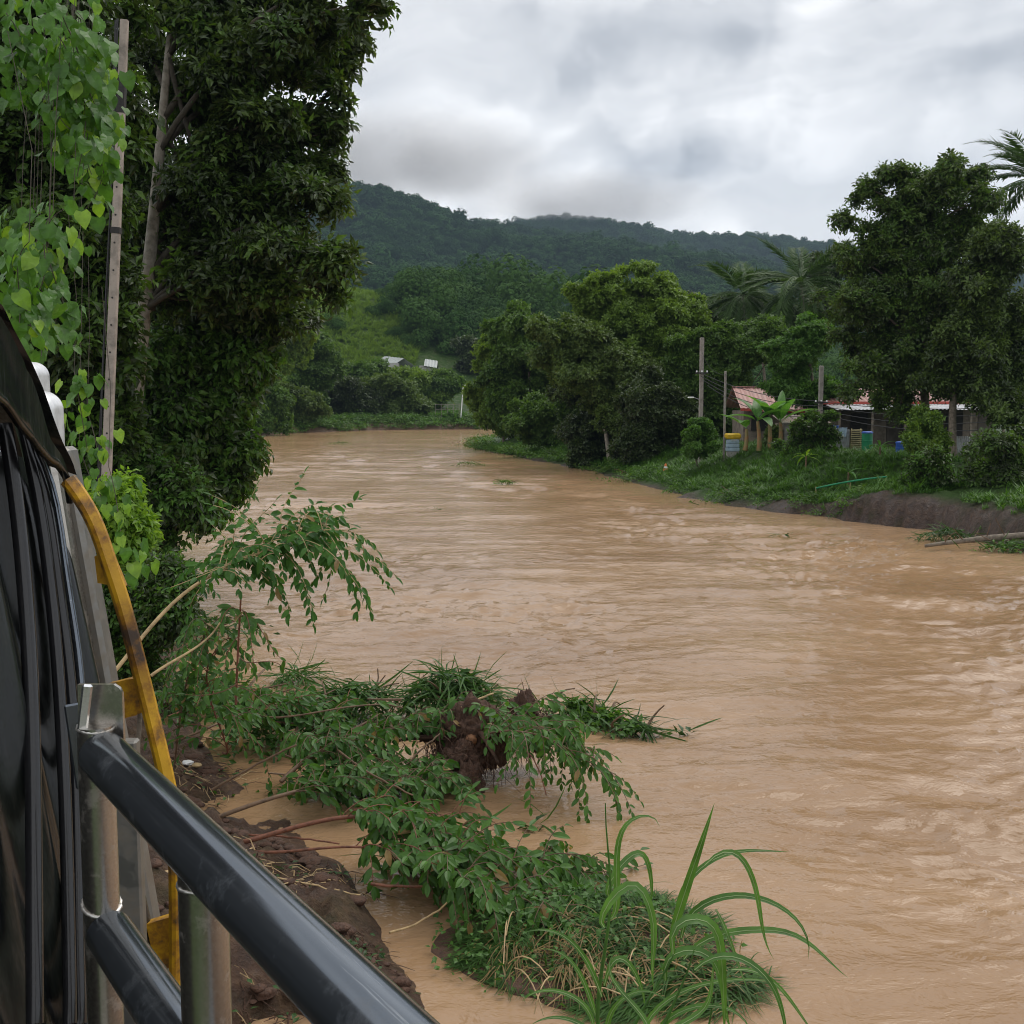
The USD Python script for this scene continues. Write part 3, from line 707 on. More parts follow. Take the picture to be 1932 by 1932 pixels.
# far left bank, up to the bend
far_left = [
    ('bright green tree overhanging the bend beyond the tall tree', 160, [(500, 620, 60, 60), (560, 640, 45, 60), (470, 690, 50, 60), (540, 580, 45, 40)], 'canopy_light', 700),
    ('dense green tree at the left waterline with bare stem', 152, [(470, 740, 55, 60), (520, 760, 50, 50), (450, 800, 30, 30)], 'canopy_mid', 600),
    ('rounded olive bush dipping into the river past the left trees', 168, [(560, 770, 45, 45), (520, 800, 40, 22)], 'canopy_olive', 500),
    ('mid green tree on the outer bank left of the round bush', 180, [(590, 720, 45, 50), (570, 690, 40, 45), (600, 660, 35, 40)], 'canopy_mid', 500),
    ('dark round bush on the far shore in the middle of the bend', 187, [(680, 775, 45, 40), (650, 750, 40, 40)], 'canopy_dark', 450),
    ('olive tree on the far shore right of the dark round bush', 190, [(735, 755, 45, 50), (770, 765, 40, 42)], 'canopy_olive', 450),
    ('taller green tree behind the far shore bushes', 200, [(640, 715, 50, 45), (690, 715, 45, 40)], 'canopy_mid', 450),
    ('pale leafy tree in front of the far green roofs', 205, [(725, 722, 30, 22), (765, 715, 40, 18), (800, 728, 45, 25)], 'canopy_light', 420),
    ('dark tree beside the far white post', 205, [(805, 755, 35, 30), (830, 725, 35, 25)], 'canopy_mid', 420),
    ('low light green creeper bank at the far right of the bend', 189, [(830, 797, 40, 14), (865, 796, 35, 14), (790, 800, 30, 12)], 'bush', 350),
    ('brownish tree on the slope above the far roofs', 272, [(880, 650, 55, 40), (835, 645, 40, 30)], 'canopy_olive', 380),
    ('wide dark tree on the slope left of the headland', 240, [(900, 690, 50, 50), (880, 730, 30, 30)], 'canopy_dark', 380)]
for k, (lab, d, lo, mt, n) in enumerate(far_left):
    n = int(n * 2.2)
    tree('far_tree', lab, 'tree', d, lo, n, 'far', M[mt], d / 100 * .66, lo[0][0], trunk_r=.2, seed=30 + k, limbs=2, group='trees lining the left bank up to the bend')
# right bank
right = [
    ('tall light green tree topping the clump on the right bank', 80, [(1135, 560, 45, 55), (1230, 560, 75, 60), (1180, 620, 90, 70), (1290, 610, 60, 60), (1240, 680, 90, 70)], 'canopy_light', 1500, 'far', .78, 1200),
    ('dull green tree with pale forked limbs in the clump', 76, [(1100, 680, 80, 75), (1170, 740, 80, 75), (1060, 640, 60, 50)], 'canopy_olive', 1300, 'far', .7, 1150),
    ('dark tree behind the yellowish bush on the headland', 104, [(1000, 650, 70, 65), (970, 620, 45, 40), (1050, 720, 70, 80), (960, 740, 40, 80)], 'canopy_mid', 1100, 'far', 1.0, 1010),
    ('yellowish green bush at the tip of the headland', 108, [(930, 690, 38, 45), (960, 700, 35, 45), (925, 760, 40, 60), (960, 790, 40, 45)], 'canopy_light', 800, 'far', .9, 950),
    ('dark undergrowth bush at the waterline of the headland', 92, [(1010, 800, 50, 50), (1060, 800, 55, 55)], 'canopy_mid', 650, 'far', .8, 1030),
    ('dark bush below the forked tree', 78, [(1110, 820, 60, 50), (1170, 810, 60, 55)], 'canopy_dark', 700, 'far', .7, 1140),
    ('deep green bush left of the lamp pole', 70, [(1230, 780, 65, 70), (1280, 790, 40, 60), (1200, 840, 50, 30)], 'canopy_dark', 900, 'far', .66, 1240),
    ('glossy green tree behind the utility poles', 74, [(1400, 650, 70, 50), (1360, 700, 55, 60), (1450, 640, 50, 45), (1350, 770, 50, 60), (1290, 700, 40, 60)], 'canopy_mid', 1300, 'far', .66, 1370),
    ('bright green tree over the red roof', 62.5, [(1500, 670, 50, 50), (1530, 630, 35, 40), (1495, 735, 40, 30), (1545, 745, 40, 26)], 'bush', 1100, 'far', .52, 1530),
    ('dark filler tree rising between the headland clump and the lamp pole', 88, [(1320, 640, 50, 55), (1280, 720, 60, 60), (1340, 700, 50, 60), (1170, 650, 60, 60), (1090, 720, 60, 70)], 'canopy_dark', 1100, 'far', .85, 1290),
    ('background tree filling in behind the coconut palms', 100, [(1450, 610, 100, 60), (1560, 550, 50, 90), (1360, 615, 60, 55), (1300, 600, 50, 50)], 'canopy_dark', 1200, 'far', .95, 1450)]
for k, (lab, d, lo, mt, n, kd, s, b) in enumerate(right):
    n = int(n * 2.7); s = s * .78
    tree('bank_tree', lab, 'tree', d, lo, n, kd, M[mt], s, b, trunk_r=.16, seed=60 + k, gap=.3, hollow=.3, spread=.26, limbs=6 if 'forked' in lab else 3, bark='bark_pale' if 'forked' in lab else 'bark')
tree('big_tree', 'big tree with open two-lobed top over the houses', 'tree', 52,
     [(1650, 470, 45, 50), (1745, 480, 80, 60), (1640, 580, 65, 70), (1740, 600, 95, 80), (1660, 680, 80, 45), (1750, 690, 90, 42)], 5600, 'broad', [M['canopy_mid'], M['canopy_dark'], M['canopy_olive']], .88, 1745,
     [(1748, 870), (1746, 780), (1738, 650), (1730, 520), (1750, 400)], .22, seed=80, limbs=6, spread=.28, hollow=.25, gap=.42,
     boughs=[(1595, 410, 30), (1625, 350, 34), (1665, 325, 34), (1700, 380, 32), (1745, 340, 34), (1790, 305, 36), (1835, 330, 34), (1870, 375, 32), (1880, 440, 36), (1590, 480, 34), (1585, 560, 36), (1600, 640, 38), (1820, 420, 36), (1680, 440, 34), (1790, 540, 40), (1620, 700, 36), (1660, 755, 26), (1695, 780, 22), (1600, 735, 24), (1810, 745, 28)])
tree('big_tree', 'dense dark tree right of the open-topped tree', 'tree', 49,
     [(1860, 540, 60, 70), (1850, 640, 80, 75), (1925, 640, 50, 90), (1840, 695, 70, 45), (1930, 740, 45, 50)], 4200, 'broad', [M['canopy_dark'], M['canopy_olive']], .86, 1798,
     [(1800, 890), (1797, 790), (1805, 690), (1830, 580), (1860, 480)], .18, seed=81, limbs=5, spread=.28, hollow=.25, gap=.42,
     boughs=[(1900, 430, 36), (1940, 470, 36), (1860, 460, 34), (1940, 560, 38), (1780, 660, 36), (1760, 720, 34), (1900, 760, 36), (1890, 790, 28), (1940, 800, 30)])
def sprays(tips, size):
    return [(a, b, size * (1 + .25 * math.sin(a * 1.3 + b))) for a, b in tips]


tree('bank_shrub', 'dark leafy shrub hanging over the right-hand cut bank', 'shrub', 42, [(1905, 900, 26, 22), (1925, 940, 26, 22)], 620, 'broad', [M['canopy_dark'], M['canopy_mid']], .85, 1890, seed=82, limbs=2, trunk_r=.05, spread=.34, gap=.42,
     boughs=sprays([(1845, 850), (1875, 830), (1905, 845), (1935, 825), (1850, 890), (1835, 925), (1875, 925), (1920, 870), (1940, 910), (1860, 955), (1905, 965), (1945, 965)], 19))
tree('bank_shrub', 'dark spindly shrub on the slope below the sapling', 'shrub', 44, [(1750, 925, 16, 14)], 270, 'broad', [M['canopy_dark'], M['bush']], .75, 1752, seed=92, limbs=2, trunk_r=.04, spread=.36, gap=.42,
     boughs=sprays([(1735, 875), (1758, 862), (1775, 890), (1728, 905), (1772, 925), (1738, 945), (1790, 948)], 15))
tree('bank_shrub', 'sapling with yellowish leaves before the dark doorway', 'shrub', 47, [(1745, 825, 8, 7)], 110, 'broad', [M['canopy_light'], M['canopy_mid']], .62, 1755, seed=83, limbs=2, trunk_r=.03, spread=.36, gap=.42,
     boughs=sprays([(1712, 812), (1728, 792), (1748, 783), (1768, 797), (1782, 822), (1730, 836), (1768, 850)], 11))
tree('bank_shrub', 'rounded shrub at the foot of the lamp pole', 'shrub', 60, [(1322, 836, 8, 8)], 60, 'far', M['bush'], .3, 1323, seed=84, limbs=1, trunk_r=.04, spread=.36, gap=.4,
     boughs=sprays([(1305, 810), (1318, 797), (1334, 801), (1346, 820), (1300, 833), (1343, 842), (1312, 850)], 10))
tree('bank_shrub', 'green shrub in front of the grey shed', 'shrub', 55, [(1530, 846, 10, 9)], 170, 'far', [M['bush'], M['canopy_mid'], M['canopy_dark']], .34, 1530, seed=85, limbs=2, trunk_r=.04, spread=.36, gap=.42,
     boughs=sprays([(1498, 822), (1512, 803), (1533, 790), (1556, 786), (1570, 812), (1553, 838), (1498, 852), (1526, 864), (1482, 840), (1566, 860)], 14))
tree('bank_shrub', 'dim undergrowth filling in behind the foot of the concrete pole', 'shrub', 23.5, [(120, 760, 70, 60), (170, 830, 60, 60), (130, 900, 70, 60), (210, 780, 40, 60)], 800, 'broad', [M['canopy_dark'], M['canopy_mid']], .9, 150, seed=93, limbs=2, trunk_r=.05)
tree('bank_shrub', 'grey-green shrub between the shed and banana stems', 'shrub', 59, [(1470, 835, 22, 22)], 120, 'far', M['canopy_olive'], .5, 1470, seed=86, limbs=2, trunk_r=.04)

# coconut palms
def frond(L, seed, droop):
    r = np.random.default_rng(seed)
    n = 52
    t = np.linspace(0, 1, 14)
    rach = np.stack([t * 0, L * np.sin(t * droop) / droop, -L * (1 - np.cos(t * droop)) / droop], 1)
    ms = [tube(rach, [.035, .008], 4)]
    tt = np.linspace(.12, .99, n)
    p = np.stack([np.interp(tt, t, rach[:, k]) for k in range(3)], 1)
    tan = unit(np.stack([np.interp(tt, t, np.gradient(rach[:, k])) for k in range(3)], 1))
    for s in (-1, 1):
        a = unit(tan * .75 + np.array([s, 0, 0]) * .8 + np.array([0, 0, -.55]) + r.normal(0, .1, (n, 3)))
        ln = L * .24 * np.sin(np.clip(tt * 1.15, 0, 1) * np.pi * .82 + .35) * r.uniform(.8, 1.1, n)
        ms.append(place(leaf_small(1, .09, .02, .3), p, basis(a, unit(np.cross(tan, a) * s + [0, 0, .4])), ln))
    return cat_(ms)


def palm(label, px, py, d, L, n, seed, base_px, lean=0):
    r = np.random.default_rng(seed)
    c = P(px, py, d)
    bx = P(base_px, 800, d)[0]
    base = np.array([bx, d, float(ground_z(bx, d, False)) - .05])
    t = thing('coconut_palm', label, 'palm tree', base, 'coconut palms behind the houses')
    part('trunk', tube(spline([base, (base * .5 + c * .5) + [lean, 0, 0], c], 14), [.2, .14, .12], 9), M['palm_trunk'], t, smooth=True)
    for k in range(n):
        el = r.uniform(-.5, 1.25); yaw = k * 2.4 + r.normal(0, .2)
        v, f = frond(L * r.uniform(.85, 1.1), seed * 50 + k, r.uniform(.9, 1.5))
        ax = np.array([[math.cos(yaw) * math.cos(el), math.sin(yaw) * math.cos(el), math.sin(el)]])
        R = basis(ax, np.array([[0, 0, 1.0]]))
        part('frond', place((v, f), c[None], R, np.ones(1)), M['palm'], t)
    return t


palm('coconut palm left of the pair standing behind the glossy tree', 1402, 556, 88, 5.2, 30, 1, 1412)
palm('coconut palm with upright spear frond beside the big tree', 1512, 530, 80, 5.3, 32, 2, 1530)
palm('tallest coconut palm cut off by the right picture edge', 1965, 335, 62, 4.6, 28, 3, 1990)

# banana
bb = P(1445, 850, 58); bb[2] = float(ground_z(bb[0], bb[1], False))
t = thing('banana_plant', 'banana plant with broad pale green leaves beside the yellow tank', 'banana plant', bb)


def banana_leaf(L, Wd, seed, bend):
    r = np.random.default_rng(seed)
    n = 12
    u = np.linspace(0, 1, n)
    w = Wd * np.clip(np.sin(np.clip((u - .1) / .9, 0, 1) ** .75 * np.pi), 0, 1) ** .6 / 2 + .01
    y = L * np.sin(u * bend) / bend; z = -L * (1 - np.cos(u * bend)) / bend
    rag = 1 + r.uniform(-.12, .05, (n, 2))
    Xs = np.stack([-w * rag[:, 0], -w * .5, w * 0, w * .5, w * rag[:, 1]], 1)
    Zs = z[:, None] + np.stack([w * .35, w * .25, w * 0, w * .25, w * .35], 1)
    Ys = np.repeat(y[:, None], 5, 1)
    return grid(Xs, Ys, Zs)


for k, (dx, h) in enumerate([(-.35, 1.5), (.2, 1.7), (.75, 1.45), (-1.0, 1.1)]):
    s0 = bb + [dx, .1 * k, 0]; s1 = s0 + [.05 * k - .1, 0, h]
    part('stem', tube(spline([s0, (s0 + s1) / 2 + [.04, 0, 0], s1], 6), [.13, .08], 9), M['banana_stem'], t, smooth=True)
    r = np.random.default_rng(k)
    for j in range(6 if k < 3 else 3):
        el = r.uniform(.35, 1.35); yaw = j * 1.15 + k * .7 + r.normal(0, .2)
        ax = np.array([[math.cos(yaw) * math.cos(el), math.sin(yaw) * math.cos(el), math.sin(el)]])
        part('leaf', place(banana_leaf(r.uniform(1.5, 2.2), r.uniform(.42, .6), 10 * k + j, r.uniform(.5, 1.3)), s1[None], basis(ax, np.array([[0, 0, 1.0]])), np.ones(1)), M['banana'], t, smooth=True)

# small palm-like plants on the bank
for k, (px, py, d, lab) in enumerate([(1660, 838, 50, 'small palm-leaved plant on the bank edge before the green bin'), (1520, 872, 51.5, 'yellowing tuft plant on the slope below the shed'), (1600, 895, 47.5, 'tiny drooping plant on the grassy slope')]):
    b = P(px, py + 25, d); b[2] = float(ground_z(b[0], b[1], False))
    t = thing('bank_plant', lab, 'plant', b)
    r = np.random.default_rng(k + 5)
    part('stem', tube([b, b + [0, 0, .55]], [.05, .03], 6), M['twig'], t)
    for j in range(9 - 2 * k):
        el, yaw = r.uniform(.1, 1.1), j * 2.4
        ax = np.array([[math.cos(yaw) * math.cos(el), math.sin(yaw) * math.cos(el), math.sin(el)]])
        part('leaf', place(banana_leaf(r.uniform(.6, .95), .11, 70 + j, 1.2), (b + [0, 0, .5])[None], basis(ax, np.array([[0, 0, 1.0]])), np.ones(1)), M['banana' if k != 1 else 'vine_young'], t)

#@@HOUSES
# ---------------------------------------------------------------- houses on the right bank
def corrugated(a, b, down, pitch=.15, amp=.025, over=0):
    """Sheet from a to b along the top, falling by the vector down; corrugated across a-b."""
    a, b, down = map(lambda q: np.asarray(q, float), (a, b, down))
    n = max(3, int(np.linalg.norm(b - a) / pitch * 4))
    s = np.linspace(0, 1, n); nrm = unit(np.cross(b - a, down))
    wob = (np.sin(s * np.linalg.norm(b - a) / pitch * 2 * np.pi) * amp)[:, None] * nrm
    p = a + (b - a) * s[:, None] + wob
    th = nrm * .008
    v = np.vstack([p, p + down, p - th, p + down - th])
    i = np.arange(n - 1)
    q = lambda a_, b_, c_, d_: np.vstack([np.stack([a_, b_, c_], 1), np.stack([a_, c_, d_], 1)])
    f = np.vstack([q(i, i + 1, i + 1 + n, i + n), q(i + 2 * n, i + 3 * n, i + 1 + 3 * n, i + 1 + 2 * n), q(i + n, i + 1 + n, i + 1 + 3 * n, i + 3 * n), q(i + 1, i, i + 2 * n, i + 1 + 2 * n)])
    return v, f


def GZ(px, d):
    x = P(px, 800, d)[0]
    return float(ground_z(x, d, False))


def sheets(t, name, a, b, down, mat, w=.9, **kw):
    a, b = np.asarray(a, float), np.asarray(b, float)
    n = max(1, int(round(np.linalg.norm(b - a) / w)))
    for k in range(n):
        o = np.array([0, 0, .012 * (k % 2)])
        part(name, corrugated(a + (b - a) * k / n + o, a + (b - a) * (k + 1) / n + o, down, **kw), mat, t, smooth=30)


# red-roofed house
d = 66
a, b = P(1382, 730, d + 2.2), P(1556, 735, d + 2.2)
e0 = P(1376, 770, d - .3)
down = np.array([0, e0[1] - a[1], e0[2] - a[2]])
hb = np.array([(a[0] + b[0]) / 2, d + 2, GZ(1460, d + 2)])
t = thing('red_roof_house', 'house with faded pink-red metal roof behind the banana plant', 'house', hb)
sheets(t, 'roof_sheet', a, b, down, M['roof_pink'], 1.0, pitch=.25, amp=.02)
sheets(t, 'roof_sheet', b, a, down * [1, -1, 1], M['roof_pink'], 1.0, pitch=.25, amp=.02)
part('fascia', bar(a + down + [0, -.05, -.08], b + down + [0, -.05, -.08], .06, .16), M['fascia_red'], t)
part('ridge_cap', bar(a + [0, 0, .03], b + [0, 0, .03], .3, .05), M['roof_pink'], t)
ez = (a + down)[2] - .15
part('wall', box((a[0] + b[0]) / 2, d + 2.2, (hb[2] - .3 + ez) / 2, b[0] - a[0] - .7, 3.4, ez - hb[2] + .3), M['board'], t)
part('window', box(a[0] + 1.3, d + .47, hb[2] + 1.35, 1.0, .06, .9), M['dark_hole'], t)
part('door', box(a[0] + 3.0, d + .47, hb[2] + .95, .85, .06, 1.9), M['board_grey'], t)

# long low house
d = 61
g0 = GZ(1720, d)
x0, x1 = P(1555, 800, d)[0], P(1905, 800, d)[0]
t = thing('long_house', 'long low house with pale awning and red fascia under the big trees', 'house', ((x0 + x1) / 2, d + 2, g0))
ze = P(1700, 768, d)[2]
for k in range(11):
    wx = x0 + .4 + (x1 - x0 - .8) * (k + .5) / 11
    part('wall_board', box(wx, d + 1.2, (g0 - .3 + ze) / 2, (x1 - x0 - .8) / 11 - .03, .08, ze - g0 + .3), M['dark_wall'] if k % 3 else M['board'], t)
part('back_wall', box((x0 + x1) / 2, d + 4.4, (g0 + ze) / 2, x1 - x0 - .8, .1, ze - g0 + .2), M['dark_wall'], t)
sheets(t, 'roof_sheet', (x0, d + 3, ze + 1.0), (x1, d + 3, ze + 1.0), (0, -2.6, -.75), M['roof_pink'], 1.1, pitch=.22, amp=.02)
sheets(t, 'roof_sheet', (x1, d + 3, ze + 1.0), (x0, d + 3, ze + 1.0), (0, 2.4, -.75), M['roof_pink'], 1.1, pitch=.22, amp=.02)
part('fascia', bar((x0, d + .36, ze + .22), (x1, d + .36, ze + .24), .05, .14), M['fascia_red'], t)
sheets(t, 'awning_sheet', (x0 + .1, d + .3, ze + .12), (x1 - .8, d + .3, ze + .14), (0, -2.3, -.26), M['roof_white'], 1.0, pitch=.2, amp=.02)
for k in range(6):
    px_ = x0 + .3 + (x1 - x0 - 1.4) * k / 5
    part('post', box(px_, d - 1.8, (g0 - .3 + ze - .2) / 2, .1, .1, ze - g0 + .02), M['board'], t)
for k, xx in enumerate((2.2, 5.0, 7.4)):
    part('doorway', box(x0 + xx, d + 1.13, g0 + .95, .9, .05, 1.9), M['dark_hole'], t)

# grey shed
d = 58.5
g0 = GZ(1510, d)
x0, x1 = P(1480, 800, d)[0], P(1562, 800, d)[0]
zt = P(1500, 800, d)[2]
t = thing('grey_shed', 'small grey plank shed with low rusty roof', 'shed', ((x0 + x1) / 2, d, g0))
for k in range(8):
    part('plank', box(x0 + (x1 - x0) * (k + .5) / 8, d, (g0 - .2 + zt) / 2, (x1 - x0) / 8 - .02, .05, zt - g0 + .2), M['board_grey'], t)
for s in (0, 1):
    part('side_wall', box(x0 if s == 0 else x1, d + 1.0, (g0 - .2 + zt) / 2, .06, 1.9, zt - g0 + .2), M['board'], t)
part('window', box(x0 + .9, d - .04, g0 + 1.0, .5, .04, .35), M['dark_hole'], t)
sheets(t, 'roof_sheet', (x0 - .2, d + 2.0, zt + .42), (x1 + .1, d + 2.0, zt + .42), (0, -2.4, -.36), M['rust_roof'], .8, pitch=.16, amp=.02)

# zinc fences, bamboo lattice, bins
def zinc_fence(label, p0, p1, d, h, k0):
    g = GZ((p0 + p1) / 2, d)
    a, b = P(p0, 800, d), P(p1, 800, d)
    t = thing('zinc_fence', label, 'fence', ((a[0] + b[0]) / 2, d, g))
    n = max(2, int((b[0] - a[0]) / .75))
    for k in range(n):
        u0, u1 = a[0] + (b[0] - a[0]) * k / n, a[0] + (b[0] - a[0]) * (k + 1) / n - .02
        hh = h * (1 + .05 * math.sin(k * 2.3 + k0))
        part('sheet', corrugated((u0, d + .02 * (k % 2), g + hh), (u1, d + .02 * (k % 2), g + hh), (0, 0, -hh - .1), .09, .016), M['zinc'], t, smooth=30)
    for k in range(n + 1):
        part('fence_post', box(a[0] + (b[0] - a[0]) * k / n, d + .08, g + h * .5, .06, .06, h), M['board'], t)


zinc_fence('pale corrugated zinc fence between the shed and bamboo lattice', 1549, 1604, 57, 1.15, 0)
zinc_fence('corrugated zinc fence at the far right under the trees', 1800, 1895, 52, .95, 2)
d = 57
g0 = GZ(1615, d); a, b = P(1606, 800, d), P(1627, 800, d)
t = thing('bamboo_lattice', 'panel of horizontal bamboo slats left of the green bin', 'fence', ((a[0] + b[0]) / 2, d, g0))
for k in range(11):
    part('slat', tube([(a[0], d + .01 * (k % 2), g0 + .1 + k * .105), (b[0], d + .01 * (k % 2), g0 + .1 + k * .105 + .02)], .035, 7), M['bamboo'], t, smooth=30)
for x in (a[0] + .05, b[0] - .05):
    part('upright', tube([(x, d + .07, g0 - .1), (x, d + .07, g0 + 1.25)], .03, 6), M['bamboo'], t)


def lathe(prof, c, n=20):
    m = trimesh.creation.revolve(np.array(prof), sections=n)
    return np.array(m.vertices) + c, np.array(m.faces)


def barrel(name, label, cat, px, d, r, h, mat, lid, group=None, z0=0.0):
    x = P(px, 800, d)[0]; g = GZ(px, d) + z0
    t = thing(name, label, cat, (x, d, g), group)
    part('body', lathe([(0, 0), (r * .88, 0), (r * .94, .02), (r, h * .5), (r * .97, h * .95), (r * .97, h), (0, h)], (x, d, g)), M[mat], t, smooth=40)
    part('lid', lathe([(0, h + .005), (r * 1.05, h + .005), (r * 1.05, h + .06), (r * .8, h + .1), (0, h + .11)], (x, d, g)), M[lid], t, smooth=40)
    part('rim', lathe([(r * 1.0, h * .62), (r * 1.05, h * .64), (r * 1.0, h * .66)], (x, d, g)), M[mat], t, smooth=40)


barrel('rubbish_bin', 'green bin with blue lid beside the bamboo lattice', 'bin', 1637, 56.5, .26, 1.02, 'green_plastic', 'blue_plastic')
# blue tubs hang on the fence top, blue drum by the doorway
barrel('water_drum', 'blue drum lying low before the dark doorway', 'drum', 1705, 55.5, .34, .55, 'blue_plastic', 'blue_plastic')
for px, zz, r, lab, mat in ((1571, 1.2, .28, 'bright blue basin upturned on the zinc fence', 'blue_plastic'), (1588, .85, .24, 'grey-blue bucket hooked on the zinc fence', 'pale_blue')):
    x = P(px, 800, 56.8)[0]; g = GZ(px, 56.8) + zz
    t = thing('basin', lab, 'basin', (x, 56.75, g))
    hh = .16 if mat == 'blue_plastic' else .42
    part('bowl', lathe([(0, 0), (r * .8, 0), (r, hh), (r * 1.06, hh), (r * 1.06, hh + .02), (r * .95, hh + .02), (r * .74, .03), (0, .03)], (x, 56.7, g)), M[mat], t, smooth=40)
    part('handle', tube([(x - r, 56.7, g + hh), (x, 56.62, g + hh + .04), (x + r, 56.7, g + hh)], .012, 5), M['cable'], t)
# yellow tank on pale blue stand
x, d = P(1383, 800, 60)[0], 60; g = GZ(1383, 60)
t = thing('supply_crate', 'yellow-lidded pale blue crate stack beside the banana plant', 'crate', (x, d, g))
part('stand', box(x, d, g + .2, .6, .5, .42, chamfer=.03), M['board_grey'], t)
for k in range(3):
    part('crate', box(x, d, g + .52 + k * .21, .66 - .02 * k, .5, .19, chamfer=.03), M['pale_blue'], t)
part('lid', box(x, d, g + 1.22, .8, .58, .3, chamfer=.08), M['yellow_plastic'], t)
part('handle', box(x, d - .3, g + 1.02, .3, .03, .04), M['white_paint'], t)
# low concrete kerb wall and orange marker
x = P(1257, 800, 64)[0]; g = GZ(1257, 64)
t = thing('traffic_cone', 'small orange cone on the bank left of the lamp pole', 'cone', (x, 64, g))
part('cone', lathe([(0, .05), (.16, .05), (.05, .5), (.03, .52), (0, .52)], (x, 64, g)), M['orange'], t, smooth=40)
part('foot', box(x, 64, g + .02, .42, .42, .06, chamfer=.01), M['orange'], t)
part('band', lathe([(.105, .27), (.112, .27), (.085, .37), (.08, .37)], (x, 64, g)), M['white_paint'], t, smooth=40)

# utility poles and wires on the right bank
def rpole(label, px, ptop, d, r, lamp=False, arm=True, mat='old_pole'):
    x = P(px, 800, d)[0]; g = GZ(px, d); zt = P(px, ptop, d)[2]
    t = thing('utility_pole', label, 'utility pole', (x, d, g), 'utility poles on the right bank')
    part('shaft', box(x, d, (g - .4 + zt) / 2, r * 2, r * 1.7, zt - g + .4, chamfer=r * .3), M[mat], t)
    if arm:
        part('crossarm', box(x, d - r - .03, zt - 1.9, .7, .06, .08), M['dark_hole'], t)
        for s in (-.28, 0, .28):
            part('insulator', lathe([(0, 0), (.035, 0), (.05, .04), (.03, .09), (0, .1)], (x + s, d - r - .03, zt - 1.86), 8), M['white_paint'], t)
    if lamp:
        zl = P(px, 752, d)[2]
        arm_ = part('lamp_arm', tube(spline([(x, d, zl - .1), (x - .25, d - .1, zl), (x - .42, d - .15, zl + .05)], 6), .022, 6), M['zinc'], t)
        part('lamp_head', box(x - .58, d - .18, zl + .06, .36, .13, .07, rot=.2, chamfer=.03), M['white_paint'], t)
    return np.array([x, d - r - .03, zt - 1.8])


w0 = rpole('concrete utility pole with white lamp arm on the right bank', 1322, 637, 62, .11, lamp=True)
w1 = rpole('slim grey pole next to the yellow-lidded crates', 1367, 700, 60.5, .06, arm=False)
w2 = rpole('concrete utility pole among leaves between shed and zinc fence', 1547, 690, 59, .11)
w3 = P(1990, 760, 52)
cab = thing('overhead_wires', 'thin black wires strung past the poles on the right bank', 'wires', w0)
for k in range(4):
    for p, q in ((w0, w2), (w2, w3)):
        o = np.array([-.28 + .19 * k, 0, -.25 * k])
        m = (p + q) / 2 - [0, 0, .35 + .1 * k]
        part('wire', tube(spline([p + o, m + o, q + o], 12), .018, 4), M['cable'], cab)
part('wire', tube(spline([w0 + [0, 0, 1], (w0 + w1) / 2 + [0, 0, .9], w1 + [0, 0, 1.6]], 8), .01, 4), M['cable'], cab)
# pipe on the slope, fallen log, far things
a, b = P(1540, 921, 47.2), P(1672, 923, 45.2)
t = thing('water_pipe', 'thin green pipe laid along the grassy slope', 'pipe', a)
a[2] = float(ground_z(a[0], a[1])) + .12; b[2] = float(ground_z(b[0], b[1])) + .12
part('pipe', tube(spline([a, (a + b) / 2 + [0, 0, .05], b], 10), .035, 7), M['green_plastic'], t)
for q in (a, b, (a + b) / 2):
    part('stake', tube([q + [0, .04, -.5], q + [0, .04, .06]], .02, 5), M['bamboo'], t)
t = thing('fallen_log', 'bare log washed up along the right-hand waterline', 'log', W(1860, 1022, .15))
a, b = W(1745, 1030, .12), W(1990, 1008, .5)
part('stem', tube(spline([a, (a + b) / 2 + [0, 0, .06], b], 12), [.05, .1, .11], 8), M['bark'], t, smooth=True)
for k in range(5):
    q = a + (b - a) * (.15 + .16 * k); part('twig', tube([q, q + [.25 * (-1) ** k - .2, -.2, .35 + .1 * k]], [.02, .008], 5), M['twig'], t)
# far roofs, white post, railing on the bend
for k, (p0, p1, py0, py1, lab, mt) in enumerate([(708, 762, 672, 692, 'far house with pale green roof above the bend', 'far_roof'), (784, 826, 677, 690, 'second far house with dull green roof right of the first', 'far_roof')]):
    d = 226
    a, b = P(p0 + 18, py0, d + 3), P(p1, py0 + 4, d + 3)
    g = (a[2] - 6)
    t = thing('far_house', lab, 'house', ((a[0] + b[0]) / 2, d + 3, g))
    dn = np.array([-3.0 if k == 0 else 0, -3.2, P(p0, py1, d)[2] - a[2]])
    sheets(t, 'roof_sheet', a, b, dn, M[mt], 3.0, pitch=.6, amp=.05)
    sheets(t, 'roof_sheet', b, a, dn * [-1, -1, 1], M[mt], 3.0, pitch=.6, amp=.05)
    part('wall', box((a[0] + b[0]) / 2 - 1, d + 3, g + 1.6, b[0] - a[0], 5, 6), M['board_grey'], t)
    part('window', box((a[0] + b[0]) / 2 - 1, d + .45, g + 3, 1.2, .1, 1.0), M['dark_hole'], t)
a = P(868, 782, 187); b = P(874, 728, 187)
g = float(ground_z(a[0], 187, False))
t = thing('far_post', 'thin white lamp post at the bend of the river', 'post', (a[0], 187, min(g, a[2])))
part('shaft', tube([(a[0], 187, min(g, a[2]) - 1), b], [.10, .07], 8), M['white_paint'], t)
part('lamp_arm', bar(b, b + [.3, 0, .08], .08, .08), M['white_paint'], t)
part('lamp_head', box(b[0] + .4, 187, b[2] + .1, .4, .2, .12, chamfer=.04), M['white_paint'], t)
a = P(822, 765, 186.6); b = P(866, 765, 186.6)
t = thing('far_railing', 'pale pipe railing beside the far white post', 'railing', a)
for z in (0, .75):
    part('rail', bar(a + [0, 0, z - .6], b + [0, 0, z - .6], .06, .06), M['old_pole'], t)
